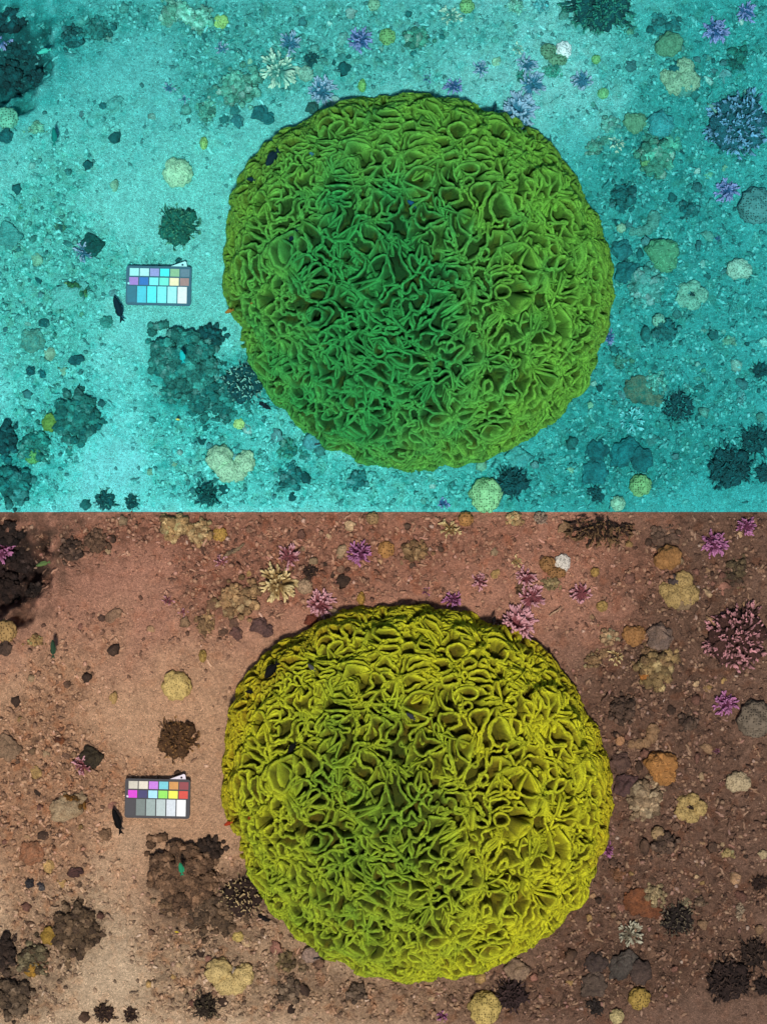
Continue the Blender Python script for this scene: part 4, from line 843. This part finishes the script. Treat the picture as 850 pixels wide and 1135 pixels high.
for (X, Y, r, tn), h in zip(stones, hs):
    mx, my, mark = min(MARKS, key=lambda m: (m[0] - X) ** 2 + (m[1] - Y) ** 2); dx, dy = X - mx, Y - my
    rel = ('right of' if dx > 0 else 'left of') if abs(dx) > abs(dy) else ('below' if dy > 0 else 'above')
    shp = ('rounded', 'angular', 'flat', 'oblong')[rs.randrange(4)]; lab = None
    size = 'small' if r < 4 else ('fair-sized' if r < 5.5 else 'larger')
    for tn in [tn] + list(range(6)):
        for shp in (shp, 'rounded', 'angular', 'flat', 'oblong'):
            lab = '%s %s %s rubble stone %s %s' % (size, shp, TONES[tn][0], rel, mark)
            if lab not in TAKEN: break
        if lab not in TAKEN: break
    if lab in TAKEN: continue
    TAKEN.add(lab); sxyz = {'rounded': (1, .95, .8), 'angular': (1, .85, .9), 'flat': (1.15, 1, .4), 'oblong': (1.35, .75, .6)}[shp]
    me = STONES[rs.randrange(8)]; rot = (rs.uniform(-.3, .3), rs.uniform(-.3, .3), rs.uniform(0, 6.28)); j = rs.uniform(.8, 1.2)
    for panel in (0, 1):
        m = link('rubble_stone', me, M_ROCK); m.location = world(X, Y, panel, h + r * .15); m.scale = [r * q * S for q in sxyz]; m.rotation_euler = rot
        c = albedo(tuple(q * j for q in TONES[tn][1]), panel); paint(m, c, [q * .65 for q in c])
        tag(m, say(lab, panel), 'stone', 'loose rubble stones on the seabed')
def rubble_layer():
    n = 205000; g = np.random.default_rng(5)
    X = g.uniform(-260, 1110, n); Y = g.uniform(571.5, 1132, n); d_ = rubble_density(X.astype(np.float32), Y.astype(np.float32)); cl = fbm(p3((X / 13).astype(np.float32), (Y / 13).astype(np.float32), 61.), 3); ok = g.random(n) < np.clip(d_ ** 1.3 * (.5 + 1.2 * cl) * (1 - .3 * sstep(560, 700, X)), 0, 1)
    ok &= ((X - CX) / 200) ** 2 + ((Y - CY) / 190) ** 2 > 1
    ok &= ~((np.abs(X - 175) < 36) & (np.abs(Y - 885) < 22)); X, Y = X[ok], Y[ok]; n = len(X)
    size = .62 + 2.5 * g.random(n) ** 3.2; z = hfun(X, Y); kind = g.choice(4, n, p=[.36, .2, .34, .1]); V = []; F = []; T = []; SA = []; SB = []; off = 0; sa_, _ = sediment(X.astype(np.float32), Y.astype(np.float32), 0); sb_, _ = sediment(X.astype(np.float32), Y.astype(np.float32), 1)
    lumps = [lump(1, 90 + k, .55, 1.3) for k in range(3)]
    stick, sf, _ = tube([(-1.9, 0, 0), (-.6, .25, .1), (.7, -.1, .1), (1.9, .3, 0)], [.5, .62, .55, .4], 4)
    shapes = [(lumps[0][0] * [1.2, .9, .6], lumps[0][1]), (lumps[1][0] * [1.5, .7, .6], lumps[1][1]), (lumps[2][0], lumps[2][1]), (stick, sf)]
    for k, (v, f) in enumerate(shapes):
        i = np.where(kind == k)[0]; a = g.uniform(0, 6.283, len(i)); b = g.normal(0, .35, len(i))
        R = np.zeros((len(i), 3, 3)); ca, sa, cb, sb = np.cos(a), np.sin(a), np.cos(b), np.sin(b)
        R[:, 0, 0] = ca * cb; R[:, 0, 1] = -sa; R[:, 0, 2] = ca * sb; R[:, 1, 0] = sa * cb; R[:, 1, 1] = ca; R[:, 1, 2] = sa * sb; R[:, 2, 0] = -sb; R[:, 2, 2] = cb
        w = np.einsum('nij,vj->nvi', R, v) * size[i][:, None, None]
        w += np.stack([X[i] - X0, Y0 - Y[i], z[i] + size[i] * .12], 1)[:, None, :]
        F.append((f[None] + (off + np.arange(len(i)) * len(v))[:, None, None]).reshape(-1, 3)); V.append(w.reshape(-1, 3)); off += len(i) * len(v)
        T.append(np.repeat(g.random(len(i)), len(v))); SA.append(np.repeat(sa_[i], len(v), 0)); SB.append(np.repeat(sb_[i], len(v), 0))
    return fast_mesh('coral_rubble', np.concatenate(V), np.concatenate(F), {'tone': np.concatenate(T), 'sediment_falloff_a': np.concatenate(SA), 'sediment_falloff_b': np.concatenate(SB)})
RUB = rubble_layer()
for panel in (0, 1):
    o = link('coral_rubble', RUB, M_RUB[panel]); tag(o, ('fine turquoise-tinted coral rubble strewn over the sand', 'fine brown coral rubble strewn over the sand')[panel], 'rubble', None, 'stuff')
    if panel == 0: o.location = (1.2 * S, 568 * S, 0)
